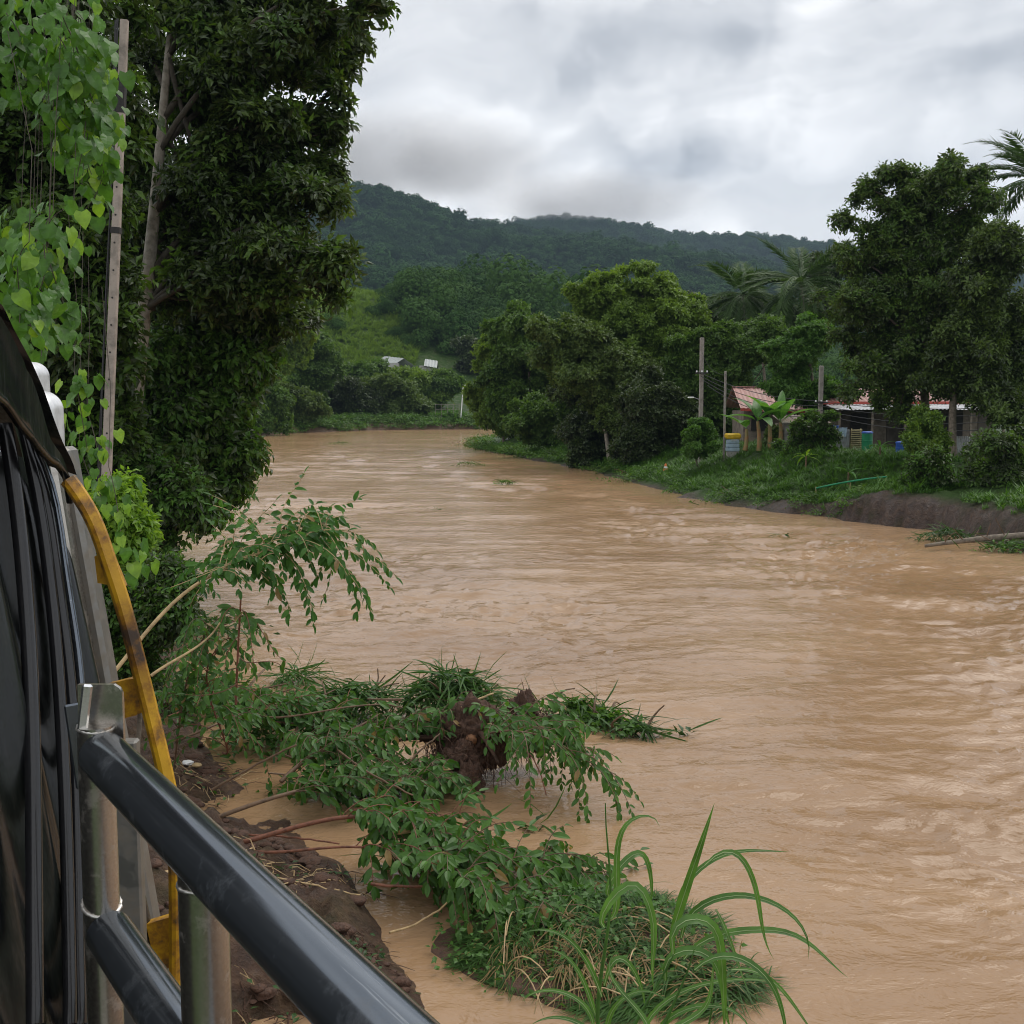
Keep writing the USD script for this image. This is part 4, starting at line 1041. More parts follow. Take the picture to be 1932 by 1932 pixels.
for k in range(5):
    q = a + (b - a) * k / 4; part('post', bar(q + [0, .1, -2.2], q + [0, .1, .3], .07, .07, up=(1, 0, 0)), M['old_pole'], t)

#@@BANK
# ---------------------------------------------------------------- grass on the far bank, drift
def tuft(seed, n=16, h=.3):
    r = np.random.default_rng(seed)
    ang = r.uniform(0, 2 * np.pi, n); lean = r.uniform(.15, 1.0, n)
    a = np.stack([np.cos(ang) * lean, np.sin(ang) * lean, np.ones(n)], 1)
    return place(leaf_small(1, .09, .01, .35), np.stack([r.normal(0, .06, n), r.normal(0, .06, n), np.zeros(n)], 1), basis(unit(a), unit(np.stack([-np.cos(ang), -np.sin(ang), lean * .5 + .4], 1))), h * r.uniform(.6, 1.3, n))


rng = np.random.default_rng(17)
n = 85000
px_, py_ = rng.uniform(-6, 40, n), rng.uniform(22, 100, n)
dd, rt = water_distance(px_, py_)
dens = sm(dd, .3, 1.5) * (dd < 16) * rt * (fbm(np.stack([px_ * .5, py_ * .35, px_ * 0], -1), 4, 77) > .34 + .04 * (px_ > 14))
ok = rng.random(n) < dens
px_, py_ = px_[ok], py_[ok]
yaw = rng.uniform(0, 6.28, len(px_))
R = np.stack([np.stack([np.cos(yaw), np.sin(yaw), yaw * 0], 1), np.stack([-np.sin(yaw), np.cos(yaw), yaw * 0], 1), np.stack([yaw * 0, yaw * 0, yaw * 0 + 1], 1)], 1)
instancer('/World/bank_grass', [tuft(i) for i in range(4)], [M['grass']] * 4, np.stack([px_, py_, ground_z(px_, py_) - .03], 1), R, rng.gamma(6, .12, len(px_)) + .2, rng.integers(0, 4, len(px_)))
tag(stage.GetPrimAtPath('/World/bank_grass'), 'short green grass on the sloping right bank below the houses', 'grass', kind='stuff')
# leafy growth along every waterline
n = 26000
px_, py_ = rng.uniform(-45, 45, n), rng.uniform(24, 200, n)
dd, rt = water_distance(px_, py_)
w_ = sm(dd, -.5, .2) * (dd < np.where(rt, 1.6, 5)) * (fbm(np.stack([px_ * .4, py_ * .25, px_ * 0], -1), 3, 78) > np.where(rt & (py_ < 48), .46, np.where(rt & (py_ < 76), .44, .2)))
ok = rng.random(n) < w_
px_, py_ = px_[ok], py_[ok]; yaw = rng.uniform(0, 6.28, len(px_))
R = np.stack([np.stack([np.cos(yaw), np.sin(yaw), yaw * 0], 1), np.stack([-np.sin(yaw), np.cos(yaw), yaw * 0], 1), np.stack([yaw * 0, yaw * 0, yaw * 0 + 1], 1)], 1)
sc = np.interp(py_, [24, 60, 180], [.9, 1.1, 2.6]) * rng.uniform(.6, 1.4, len(px_))
instancer('/World/waterside_growth', SPRIGS['fine'] * 2, [M['bush']] * 5 + [M['canopy_mid']] * 5, np.stack([px_, py_, np.maximum(ground_z(px_, py_), 0) + .12 * sc], 1), R, sc, rng.integers(0, 10, len(px_)))
tag(stage.GetPrimAtPath('/World/waterside_growth'), 'low leafy growth dipping into the water along the river banks', 'undergrowth', kind='stuff')
# rough growth on the clearing and the left bank floor
n = 42000
px_, py_ = rng.uniform(-135, -20, n), rng.uniform(200, 400, n)
dd, rt = water_distance(px_, py_); ok = (dd > 4)
px_, py_ = px_[ok], py_[ok]; yaw = rng.uniform(0, 6.28, len(px_))
R = np.stack([np.stack([np.cos(yaw), np.sin(yaw), yaw * 0], 1), np.stack([-np.sin(yaw), np.cos(yaw), yaw * 0], 1), np.stack([yaw * 0, yaw * 0, yaw * 0 + 1], 1)], 1)
instancer('/World/hill_grass', [tuft(i + 9, 14, 1.0) for i in range(4)], [M['meadow']] * 4, np.stack([px_, py_, ground_z(px_, py_, False) - .1], 1), R, rng.uniform(.8, 2.0, len(px_)), rng.integers(0, 4, len(px_)))
tag(stage.GetPrimAtPath('/World/hill_grass'), 'light green grass on the cleared hill beyond the bend', 'grass', kind='stuff')


def drift(name, label, cat, c, size, n, seed, mat='drift_leaf', blades=.4, sticks=4, hgt=.25, group=None):
    """A heap of torn leaves, blades and sticks at c, size (x, y)."""
    r = np.random.default_rng(seed)
    t = thing(name, label, cat, c, group)
    q = r.normal(0, .42, (n, 2)); rad = np.clip(1 - (q ** 2).sum(1), 0, 1)
    p = np.stack([q[:, 0] * size[0], q[:, 1] * size[1], rad * hgt * r.uniform(.3, 1, n)], 1) + c
    ang = r.uniform(0, 6.28, n)
    ax = unit(np.stack([np.cos(ang), np.sin(ang), r.normal(.1, .45, n)], 1))
    R = basis(ax, unit(r.normal(0, .6, (n, 3)) + [0, 0, 1]))
    isb = r.random(n) < blades
    part('leaves', place(leaf_small(1, .42, .06, .2), p[~isb], R[~isb], r.uniform(.1, .2, (~isb).sum()) * max(1, size[0] / 2.5)), M[mat], t, kind='stuff')
    if isb.any():
        part('grass_blades', place(leaf_long(1, .05, .004, .75), p[isb], R[isb], r.uniform(.3, .65, isb.sum())), M['mat_grass'], t, kind='stuff')
    for k in range(sticks):
        a = c + np.array([r.normal(0, .4) * size[0], r.normal(0, .4) * size[1], hgt * .4]); g_ = r.uniform(0, 6.28); ln = r.uniform(.4, .9) * min(1.4, size[0])
        b = a + [math.cos(g_) * ln, math.sin(g_) * ln, r.uniform(-.1, .4)]
        part('stick', tube(spline([a, (a + b) / 2 + r.normal(0, .05, 3), b], 5), [.022, .009], 5), M['twig'], t)
    return t


G = 'heaps of flood debris along the right bank'
drift('debris_heap', 'long leafy debris heap at the waterline below the grass slope', 'debris', W(1400, 945, .1), (2.2, 1.0), 700, 1, 'bush', .2, 5, .7, G)
drift('debris_heap', 'tangle of leaves where the grass slope narrows upstream', 'debris', W(1225, 905, .1), (2.6, 2.0), 900, 2, 'bush', .2, 5, .9, G)
drift('debris_heap', 'small leafy clump against the eroded brown bank', 'debris', W(1610, 975, .05), (.9, .5), 260, 3, 'bush', .2, 2, .4, G)
drift('debris_heap', 'grassy debris heap at the near end of the log', 'debris', W(1790, 1017, .05), (1.1, .5), 420, 4, 'drift_leaf', .4, 4, .35, G)
drift('debris_heap', 'leafy debris below the log at the right edge', 'debris', W(1905, 1038, .05), (1.0, .5), 360, 5, 'bush', .3, 2, .3, G)
drift('debris_heap', 'brown root debris stranded off the headland tip', 'debris', W(890, 842, .1), (2.0, 1.2), 220, 6, 'dead_leaf', .2, 12, .8, G)
G2 = 'green clumps drifting on the river'
drift('floating_clump', 'farthest drifting green clump near the bend', 'floating plants', W(645, 838, .02), (1.6, .9), 130, 7, 'bush', .3, 1, .3, G2)
drift('floating_clump', 'middle drifting green clump off the headland', 'floating plants', W(885, 877, .02), (1.3, .7), 140, 8, 'bush', .3, 1, .25, G2)
drift('floating_clump', 'nearest drifting green clump in midstream', 'floating plants', W(953, 913, .02), (.75, .45), 150, 9, 'bush', .3, 1, .25, G2)

r = np.random.default_rng(31)
for k, (px, py, lab) in enumerate([(1105, 1420, 'scrap of leaves adrift just beyond the root ball raft'), (1010, 1560, 'few leaves turning in the eddy below the root ball'), (1480, 1010, 'tiny leafy scrap adrift near the cut bank'), (1290, 1385, 'small weed scrap trailing past the raft tip'), (830, 960, 'thin line of weed adrift beyond the arching branch')]):
    drift('floating_scrap', lab, 'floating plants', W(px, py, .015), (.14, .08) if py > 1200 else (.5, .12), 12, 640 + k, 'drift_leaf', .4, 0, .04)
#@@NEAR
# ---------------------------------------------------------------- concrete pole on the left bank
d = 19.5
p0, p1 = P(184, 1120, d), P(235, 38, d)
p0[2] = min(p0[2], float(ground_z(p0[0], d))) - .3
t = thing('concrete_pole', 'leaning weathered concrete pole with bolt holes on the left bank', 'utility pole', p0)
n = 26
ax = unit(p1 - p0); side = unit(np.cross(ax, [0, 1, 0])); fr = np.cross(side, ax)
v = []
for u in np.linspace(0, 1, n):
    c = p0 + (p1 - p0) * u; w, h, ch = .080 - .020 * u, .07 - .013 * u, .013
    for sx, sy in ((-w + ch, -h), (w - ch, -h), (w, -h + ch), (w, h - ch), (w - ch, h), (-w + ch, h), (-w, h - ch), (-w, -h + ch)):
        v.append(c + side * sx + fr * sy)
f = []
for i in range(n - 1):
    for j in range(8):
        a, b = i * 8 + j, i * 8 + (j + 1) % 8
        f += [[a, b, b + 8], [a, b + 8, a + 8]]
f += [[(n - 1) * 8, (n - 1) * 8 + j, (n - 1) * 8 + j + 1] for j in range(1, 7)]
shaft = trimesh.Trimesh(np.array(v), np.array(f), process=False); shaft.fix_normals()
part('shaft', shaft, M['concrete'], t)
for k in range(20):
    u = .10 + k * .043
    c = p0 + (p1 - p0) * u; h = .07 - .013 * u
    out = fr if fr[1] < 0 else -fr
    q = c + out * (h + .001)
    part('bolt_hole', tube([q - out * .02, q + out * .003], .017, 8), M['dark_hole'], t)
for py in (435, 250):
    u = (p0[2] - P(210, py, d)[2]) / (p0[2] - p1[2])
    c = p0 + (p1 - p0) * u
    part('band', bar(c - ax * .05, c + ax * .05, .185 - .045 * u, .16 - .028 * u, up=fr), M['dark_hole'], t)
for k in range(3):
    off = -side * (.10 + .025 * k) * (1 if (side[0] > 0) else -1) + [0, -.05 + .05 * k, 0]
    pts = [p0 + (p1 - p0) * u + off + np.array([.02 * math.sin(9 * u + k), 0, 0]) for u in np.linspace(.12, 1.0, 16)]
    part('cable', tube(pts, .013, 5), M['cable'], t)
part('stained_cap', bar(p1 - ax * 1.5, p1 - ax * .9, .128, .12, up=fr), M['dark_hole'], t)

# ---------------------------------------------------------------- leaves as single parts
HEARTS = [leaf_heart(1, .84, .07, c, s) for s, c in enumerate((.12, .25, .4, .2))]
LONGS = [leaf_long(1, .42, .07, c) for c in (.08, .2, .35)]


def leaf_parts(t, proto, pos, R, s, mat, name='leaf', most=300, rest='leaves'):
    pos = np.asarray(pos); s = np.asarray(s)
    near = np.argsort(np.linalg.norm(pos - [0, 0, H], axis=1) / s)
    for i in near[:most]:
        part(name, place(proto[i % len(proto)], pos[i][None], R[i][None], s[i:i + 1]), mat[i % len(mat)] if isinstance(mat, list) else mat, t)
    if len(near) > most:
        k = near[most:]
        part(rest, place(proto[0], pos[k], R[k], s[k]), mat[0] if isinstance(mat, list) else mat, t, kind='stuff')


# hanging creeper at the left
edge_y = [-60, 20, 110, 210, 300, 380, 430, 520, 580, 650, 720, 800, 900, 960]
edge_x = [165, 185, 205, 226, 228, 195, 152, 142, 145, 130, 155, 190, 195, 200]


def creeper(label, strands, d0, seed, young, group, sizes=(.085, .165), most=300, dens=1.0):
    r = np.random.default_rng(seed)
    s0 = P(strands[0][0][0], strands[0][0][1], d0)
    t = thing('creeper', label, 'climbing plant', s0, group)
    pos, R, s, mt = [], [], [], []
    for st in strands:
        dd_ = d0 + r.uniform(-.7, .9)
        path = spline([P(a, b, dd_ + r.uniform(-.12, .12)) for a, b in st], 22)
        part('stem', tube(np.vstack([path[:1] + [r.normal(0, .1), .25, 1.6], path[:1] + [0, .12, .7], path]), [.003, .0045, .003], 5), M['bark_dark'], t)
        ln = np.linalg.norm(np.diff(path, axis=0), axis=1).sum()
        n = int(ln / .075 * dens)
        for j in range(n):
            u = r.random() * 21; i = int(min(u, 20)); c = path[i] + (path[i + 1] - path[i]) * (u - i)
            yaw = r.uniform(-math.pi, 0) + r.normal(0, .4)
            pet = np.array([math.cos(yaw), math.sin(yaw) * .7, r.uniform(-.1, .35)]) * r.uniform(.06, .24)
            ax = unit(np.array([math.cos(yaw) * .45, math.sin(yaw) * .3, -1.0]) + r.normal(0, .33, 3))
            nm = unit(np.array([math.cos(yaw) * .6 + .15, -.65, .75]) + r.normal(0, .35, 3))
            pos.append(c + pet); R.append(basis(ax[None], nm[None])[0]); s.append(r.uniform(*sizes)); mt.append(M['vine_young'] if r.random() < young else M['vine_leaf'])
    pos, R, s = np.array(pos), np.array(R), np.array(s)
    leaf_parts(t, HEARTS, pos, R, s, mt, most=most)


r = np.random.default_rng(4)
def strands(x_off, n, y0, y1, jitter):
    out = []
    for k in range(n):
        a = y0 + r.uniform(0, .25) * (y1 - y0); b = a + (y1 - y0) * r.uniform(.35, .75)
        ys = np.linspace(a, min(b, y1), 5)
        xo = r.uniform(*x_off)
        out.append([(np.interp(y, edge_y, edge_x) - 16 - xo + r.normal(0, jitter), y) for y in ys])
    return out


creeper('outer curtain of large heart-shaped leaves edging the dark tree at left', strands((0, 45), 7, -40, 430, 6), 9.6, 1, .25, 'creeper curtains at the left', dens=2.1)
creeper('upper left creeper curtain with broad dark leaves at the picture edge', strands((40, 170), 9, -60, 420, 10), 9.9, 2, .06, 'creeper curtains at the left', dens=2.1)
creeper('lower creeper curtain of large leaves hanging above the truck tarpaulin', strands((0, 110), 10, 380, 720, 8), 9.3, 3, .18, 'creeper curtains at the left', dens=2.1)
creeper('lowest creeper strand with yellow-green leaves in front of the pole foot', [[(150, 740), (172, 800), (185, 860), (190, 930)], [(165, 770), (150, 830), (170, 900), (210, 960)], [(140, 700), (150, 760), (165, 850)], [(205, 880), (222, 960), (235, 1040), (250, 1090)]], 10.5, 4, .35, 'creeper curtains at the left', dens=1.6, sizes=(.09, .16))


# ---------------------------------------------------------------- torn-off branches piled on the near bank
def leafy_branch(name, label, main, rad, twigs, mat, seed, stem='twig', L=.135, gap=.052, most=220, main_leaves=None, cat='branch', hang=.6):
    """main: points; twigs: list of point lists. Leaves stand in two rows along every twig."""
    r = np.random.default_rng(seed)
    t = thing(name, label, cat, main[0])
    path = spline(main, 24)
    part('stem', tube(path, rad, 8), M[stem], t, smooth=True)
    paths = [spline(tw, 14) for tw in twigs]
    for q in paths:
        part('twig', tube(q, [.006, .003], 5), M[stem], t)
    if main_leaves:
        i0 = int(24 * main_leaves); paths.append(path[i0:])
    pos, R, s = [], [], []
    for q in paths:
        seg = np.linalg.norm(np.diff(q, axis=0), axis=1); cum = np.r_[0, np.cumsum(seg)]
        u0 = .12 * cum[-1]
        for j, u in enumerate(np.arange(u0, cum[-1], gap)):
            i = min(np.searchsorted(cum, u, 'right') - 1, len(q) - 2)
            c = q[i] + (q[i + 1] - q[i]) * (u - cum[i]) / seg[i]; tan = unit(q[i + 1] - q[i])
            side = unit(np.cross(tan, [0, 0, 1.0])) * (1 if j % 2 else -1)
            ax = unit(tan * .65 + side * .75 + np.array([0, 0, -hang]) + r.normal(0, .34, 3))
            if r.random() < .06:
                continue
            pos.append(c); R.append(basis(ax[None], unit(np.array([.1, -.7, .8]) + side * .15 + r.normal(0, .33, 3))[None])[0])
            s.append(L * r.uniform(.55, 1.28) * (1 - .35 * u / cum[-1]))
        pos.append(q[-1]); R.append(basis(unit(q[-1] - q[-2])[None], np.array([[0, -.2, 1.0]]))[0]); s.append(L * .7)
    leaf_parts(t, LONGS, np.array(pos), np.array(R), np.array(s), [M[mat]] * 13 + [M['vine_leaf']] + [M[mat]] * 9 + [M['dead_leaf']], most=most)
    return t


def bushy(main, n, seed, t0=.3, ln=(.5, 1.0), droop=.5, spread=1.0, floor=.05, double=True):
    """Random side twigs along a main path."""
    r = np.random.default_rng(seed)
    path = spline(main, 40); out = []
    for k in range(n):
        u = t0 + (1 - t0) * (k + r.random()) / n
        i = min(int(u * 39), 38); a = path[i]; tan = unit(path[i + 1] - path[i])
        side = unit(np.cross(tan, [0, 0, 1.0])) * (1 if k % 2 else -1)
        l = r.uniform(*ln)
        dirn = unit(tan * r.uniform(.3, 1.0) + side * spread * r.uniform(.4, 1.1) + np.array([0, 0, r.uniform(-.1, .7)]))
        m = a + dirn * l * .5; b = a + dirn * l + [0, 0, -droop * l * r.uniform(.5, 1.3)]
        m[2] = max(m[2], floor); b[2] = max(b[2], floor)
        out.append([a, m, b])
        if double and r.random() < .6:
            dv = unit(dirn + r.normal(0, .6, 3)); e = m + dv * l * .6 + [0, 0, -droop * l * .4]; e[2] = max(e[2], floor)
            out.append([m, (m + e) / 2 + [0, 0, .04], e])
    return out


# the arching branch over the water
dA = 12.0
mainA = [P(160, 1330, 10.6), P(270, 1200, 11.0), P(360, 1110, 11.4), P(450, 1060, 11.7), P(560, 1020, dA), P(600, 1012, dA)]
A = lambda *q: [P(a, b, dA + dz) for a, b, dz in q]
twA = [A((560, 1020, 0), (640, 1030, .1), (690, 1060, .1), (735, 1108, .1)), A((560, 1020, 0), (620, 1000, -.2), (680, 1010, -.3), (712, 1040, -.3)), A((600, 1030, 0), (660, 1080, -.2), (690, 1120, -.2), (700, 1155, -.2)),
       A((520, 1035, 0), (560, 1080, -.2), (580, 1130, -.3), (592, 1180, -.3)), A((480, 1050, 0), (500, 1090, -.2), (540, 1130, -.3), (545, 1165, -.3)), A((500, 1040, 0), (480, 990, -.1), (440, 955, -.1), (400, 935, -.1)),
       A((540, 1025, 0), (550, 975, .1), (580, 955, .2), (600, 950, .2)), A((560, 1020, 0), (600, 980, .2), (650, 985, .3), (665, 990, .3)), A((440, 1065, 0), (430, 1020, .1), (410, 1000, .2), (400, 990, .2)),
       A((430, 1070, 0), (400, 1090, .1), (370, 1120, .2), (355, 1160, .2)), A((460, 1060, 0), (460, 1010, -.1), (490, 975, -.1), (520, 945, -.1)), A((585, 1015, 0), (625, 1060, .2), (620, 1100, .2), (610, 1130, .2)),
       A((500, 1045, 0), (440, 1060, -.4), (400, 1075, -.5), (370, 1085, -.5)), A((540, 1030, 0), (620, 1040, -.5), (650, 1075, -.6), (660, 1100, -.6)), A((520, 1030, 0), (480, 1010, .4), (450, 990, .5), (430, 985, .5)), A((470, 1055, .1), (520, 1090, .3), (530, 1110, .4), (530, 1140, .4)), A((560, 1020, .1), (590, 1000, .5), (610, 970, .6), (620, 960, .6))]
twA += [[q + np.random.default_rng(50 + i).normal(0, .10, 3) * (.3 + j * .5) for j, q in enumerate(tw)] for i, tw in enumerate(twA)]
twA += bushy(mainA[2:], 26, 808, .15, (.3, .75), .55, 1.0, .5)
leafy_branch('arching_branch', 'long tan branch arching over the river with feathery green leaves', mainA, [.022, .018, .009], twA, 'branch_leaf_bright', 1, 'cane', L=.15, gap=.045, most=300)
leafy_branch('bent_branch', 'hanging leafy branch with dark red stem below the arching branch', [P(445, 1330, 11.8), P(448, 1250, 11.8), P(452, 1170, 11.7), P(455, 1120, 11.6)], [.014, .009],
             [[P(452, 1170, 11.7), P(430, 1150, 11.5), P(415, 1180, 11.4), P(420, 1225, 11.4)], [P(452, 1165, 11.7), P(480, 1170, 11.5), P(505, 1210, 11.4), P(540, 1250, 11.4)], [P(450, 1200, 11.7), P(430, 1230, 11.5), P(425, 1280, 11.3)], [P(449, 1230, 11.8), P(480, 1250, 11.6), P(520, 1250, 11.5), P(545, 1280, 11.5)], [P(448, 1260, 11.8), P(410, 1280, 11.6), P(380, 1330, 11.5)], [P(452, 1150, 11.7), P(470, 1180, 11.4), P(475, 1220, 11.3), P(480, 1260, 11.3)], [P(446, 1300, 11.8), P(480, 1310, 11.5), P(510, 1340, 11.4)], [P(447, 1290, 11.8), P(400, 1310, 11.5), P(350, 1310, 11.3)]],
             'branch_leaf', 2, 'twig_red', L=.15, gap=.045, most=200)
top('bare_stalk', tube(spline([P(285, 1275, 10.8), P(340, 1240, 11.0), P(405, 1190, 11.3), P(415, 1175, 11.3)], 14), [.016, .008], 7), M['cane'], 'pale leafless stalk slanting up beside the yellow bar', 'stalk', smooth=True)

leafy_branch('upright_branch', 'tangled upright leafy shoots standing in the mud beside the yellow bar', [W(330, 1440, .3), P(345, 1320, 12.6), P(370, 1230, 12.4), P(400, 1180, 12.2)], [.014, .006], bushy([W(330, 1440, .3), P(345, 1320, 12.6), P(370, 1230, 12.4), P(400, 1180, 12.2)], 20, 701, .2, (.4, .8), .7), 'branch_leaf', 702, 'twig', L=.14, gap=.05, most=200, main_leaves=.4)
leafy_branch('upright_branch', 'drooping leafy shoots between the tan stalk and the hanging red stem', [W(420, 1420, .3), P(400, 1330, 12.6), P(390, 1270, 12.5), P(420, 1220, 12.3)], [.014, .006], bushy([W(420, 1420, .3), P(400, 1330, 12.6), P(390, 1270, 12.5), P(420, 1220, 12.3)], 20, 703, .15, (.4, .85), .8), 'branch_leaf', 704, 'twig_red', L=.14, gap=.05, most=200, main_leaves=.4)
leafy_branch('upright_branch', 'dim leafy shoots rising at the waterline behind the yellow bar', [W(300, 1300, .3), P(300, 1200, 14.5), P(320, 1140, 14.3), P(350, 1110, 14.2)], [.014, .006], bushy([W(300, 1300, .3), P(300, 1200, 14.5), P(320, 1140, 14.3), P(350, 1110, 14.2)], 18, 705, .1, (.4, .8), .7), 'drift_leaf', 706, 'twig', L=.14, gap=.055, most=150, main_leaves=.4)
pile = [
    ('mud-streaked leafy branch nearest the yellow bar at the back of the pile', [(330, 1400, .6), (400, 1370, .7), (480, 1340, .6), (570, 1330, .4)], 13, 'branch_leaf', 'twig', .22),
    ('dense leafy branch under the hanging red stem', [(300, 1360, .5), (400, 1330, .6), (520, 1330, .5), (640, 1350, .35)], 14, 'branch_leaf', 'twig_red', .2),
    ('broad leafy branch with thick bowed tan stem crossing the pile', [(530, 1475, .3), (600, 1420, .5), (690, 1385, .6), (800, 1372, .55)], 15, 'branch_leaf', 'twig', .12),
    ('leafy branch with stem lying low from the mud to the root ball', [(395, 1548, .25), (500, 1510, .35), (600, 1485, .35), (720, 1475, .3), (860, 1480, .2)], 20, 'branch_leaf', 'twig', .3),
    ('leafy branch drooping into the water right of the root ball', [(880, 1400, .5), (960, 1360, .75), (1030, 1370, .75), (1070, 1410, .5)], 13, 'branch_leaf', 'twig', .1),
    ('leaf mass between the bowed stem and the roots', [(560, 1400, .4), (650, 1410, .5), (740, 1440, .35), (830, 1460, .25)], 17, 'branch_leaf', 'twig', .05),
    ('red-stemmed leafy branch reaching out from the mud bank', [(455, 1590, .35), (560, 1560, .5), (680, 1540, .6), (800, 1560, .5), (900, 1620, .3)], 22, 'branch_leaf', 'twig_red', .42),
    ('dark red stem with leaves lying along the mud below it', [(470, 1605, .3), (580, 1603, .4), (700, 1600, .45), (800, 1625, .35), (900, 1655, .2)], 15, 'branch_leaf', 'twig_red', .5),
    ('leafy branch trailing towards the grass mat', [(760, 1615, .35), (860, 1640, .4), (950, 1680, .3), (1040, 1715, .2)], 13, 'branch_leaf', 'twig', .1),
    ('thin half-sunk twig with leaves afloat right of the pile', [(880, 1590, .3), (960, 1620, .25), (1050, 1640, .12), (1110, 1660, .06)], 7, 'branch_leaf', 'twig', .4)]
for k, (lab, mp, n, mat, stem, t0) in enumerate(pile):
    main = [W(a, b, z) for a, b, z in mp]
    leafy_branch('fallen_branch', lab, main, [.026, .02, .007] if k in (2, 3, 6) else [.016, .006], bushy(main, int(n * 2.0) + 5, 200 + k, t0, (.3, .75), .45), mat, 300 + k, stem, L=.17, gap=.052, most=230, main_leaves=max(t0, .3))

for k, (px, py, sx, sy, n, h, lab) in enumerate([(400, 1340, 1.2, .9, 650, .55, 'dark matted foliage packed at the back left of the pile'), (560, 1400, 1.1, .7, 650, .5, 'dark matted foliage under the bowed stem'), (700, 1490, 1.1, .35, 480, .25, 'matted foliage lying on the water below the root ball'), (850, 1635, .8, .4, 420, .3, 'matted foliage under the red-stemmed branch')]):
    drift('leaf_mass', lab, 'foliage', W(px, py, .05), (sx, sy), n, 400 + k, 'branch_leaf', .12, 5, h)

# bare stems on the mud
for k, (pts, rad, mat, lab) in enumerate([
        ([(700, 1668, .3), (760, 1672, .3), (810, 1673, .28)], .014, 'twig_red', 'short reddish stick poking from the leaves above the inlet'),
        ([(735, 1760, .1), (800, 1735, .12), (852, 1695, .3)], .011, 'cane', 'thin pale stick leaning across the muddy inlet'),
        ([(490, 1650, .3), (580, 1668, .32), (680, 1690, .3)], .009, 'cane', 'slender cane lying on the mud crest'),
        ([(262, 1620, .55), (300, 1620, .6), (345, 1610, .6)], .013, 'cane', 'upper dry cane behind the rail'),
        ([(255, 1662, .55), (300, 1650, .6), (350, 1632, .62)], .022, 'cane', 'thickest dry bamboo cane behind the rail'),
        ([(250, 1605, .6), (290, 1604, .62), (330, 1604, .6)], .008, 'twig', 'thin brown twig above the dry canes'),
        ([(262, 1672, .5), (275, 1705, .45), (288, 1735, .4)], .009, 'cane', 'dry stick pointing down the mud beside the post'),
        ([(470, 1575, .35), (560, 1580, .4), (640, 1592, .4)], .011, 'twig_red', 'dark stem half buried in the mud crest'),
        ([(640, 1415, .6), (700, 1460, .5), (780, 1500, .3)], .013, 'twig', 'dark bare stem crossing in front of the roots'),
        ([(770, 1440, .35), (800, 1410, .5), (830, 1385, .6)], .012, 'twig', 'short dark stick under the root ball'),
        ([(400, 1490, .3), (470, 1450, .5), (560, 1405, .75)], .015, 'twig', 'bare brown stick rising from the puddle into the pile'),
        ([(470, 1330, .7), (560, 1350, .75), (690, 1330, .8), (760, 1335, .7)], .013, 'twig', 'long bare stick lying across the back of the pile'),
        ([(870, 1335, .85), (905, 1318, .95), (930, 1308, 1.0)], .016, 'cane', 'pale broken stick on top of the root ball'),
        ([(960, 1390, .7), (1010, 1440, .5), (1030, 1500, .2)], .01, 'twig_red', 'reddish bare shoot hanging right of the root ball')]):
    p_ = spline([W(*q) for q in pts], 14); p_ += np.random.default_rng(k).normal(0, .004, p_.shape)
    top('stick', tube(p_, [rad, rad * .7], 7), M[mat], lab, 'stick', smooth=True)

# root ball
c = W(895, 1420, .45)
t = thing('root_ball', 'uprooted brown root ball standing in the shallows', 'roots', W(880, 1470, .0))
ms = []
for (px, py, z, r_, sx, szz) in [(890, 1385, .5, .26, 1.2, 1.0), (845, 1375, .5, .2, 1.5, .7), (925, 1395, .42, .22, .9, 1.1), (872, 1435, .28, .17, 1.0, 1.1), (886, 1478, .08, .13, .9, 1.3), (985, 1360, .55, .17, .9, 1.5), (955, 1375, .5, .17, 1.3, .8), (815, 1372, .45, .15, 1.6, .6), (1015, 1385, .42, .13, .8, 1.2), (850, 1440, .2, .12, 1.3, .8)]:
    s = trimesh.creation.icosphere(4, 1.0)
    v = np.array(s.vertices); q = v * 2.0 + px
    v = v * (r_ * 1.5 * (.35 + 1.0 * fbm(q, 3, 3) + .45 * np.abs(fbm(q * 3.1, 3, 4) - .5) + .35 * (fbm(q * 7.0, 2, 5) - .5)))[:, None] * [sx, .85, szz]
    ms.append((v + W(px, py, z), np.array(s.faces)))
part('root_mass', cat_(ms), M['roots'], t, smooth=True)
r = np.random.default_rng(9)
ms = []
for k in range(1100):
    px, py, z = [(890, 1372, .58), (850, 1380, .5), (930, 1385, .48), (985, 1352, .62), (1010, 1370, .5), (870, 1430, .32)][r.integers(0, 6)]
    o = W(px, py, z) + r.normal(0, .15, 3) * [1.3, 1, .8]
    l = r.uniform(.08, .42)
    sp_ = .22 if r.random() < .25 else .05
    e = o + [r.normal(0, sp_), r.normal(0, sp_) - .06, -l * (1 if r.random() < .85 else -.5)]
    ms.append(tube(spline([o, (o + e) / 2 + r.normal(0, .025, 3), e], 4), [r.uniform(.003, .008), .002], 3, cap=False))
part('root_hairs', cat_(ms), M['roots'], t, kind='stuff')
part('broken_stub', tube(spline([W(888, 1400, .5), W(893, 1370, .62), W(896, 1345, .7)], 6), [.07, .06, .03], 9), M['root_tip'], t, smooth=True)
for k, (a, b) in enumerate([((905, 1380, .6), (940, 1440, .35)), ((870, 1400, .5), (835, 1450, .1)), ((985, 1380, .55), (1000, 1440, .2)), ((900, 1440, .3), (890, 1500, -.05)), ((850, 1390, .5), (740, 1400, .35))]):
    part('root', tube(spline([W(*a), (W(*a) + W(*b)) / 2 + [0, -.08, .05], W(*b)], 8), [.04, .015], 7), M['roots'], t, smooth=True)

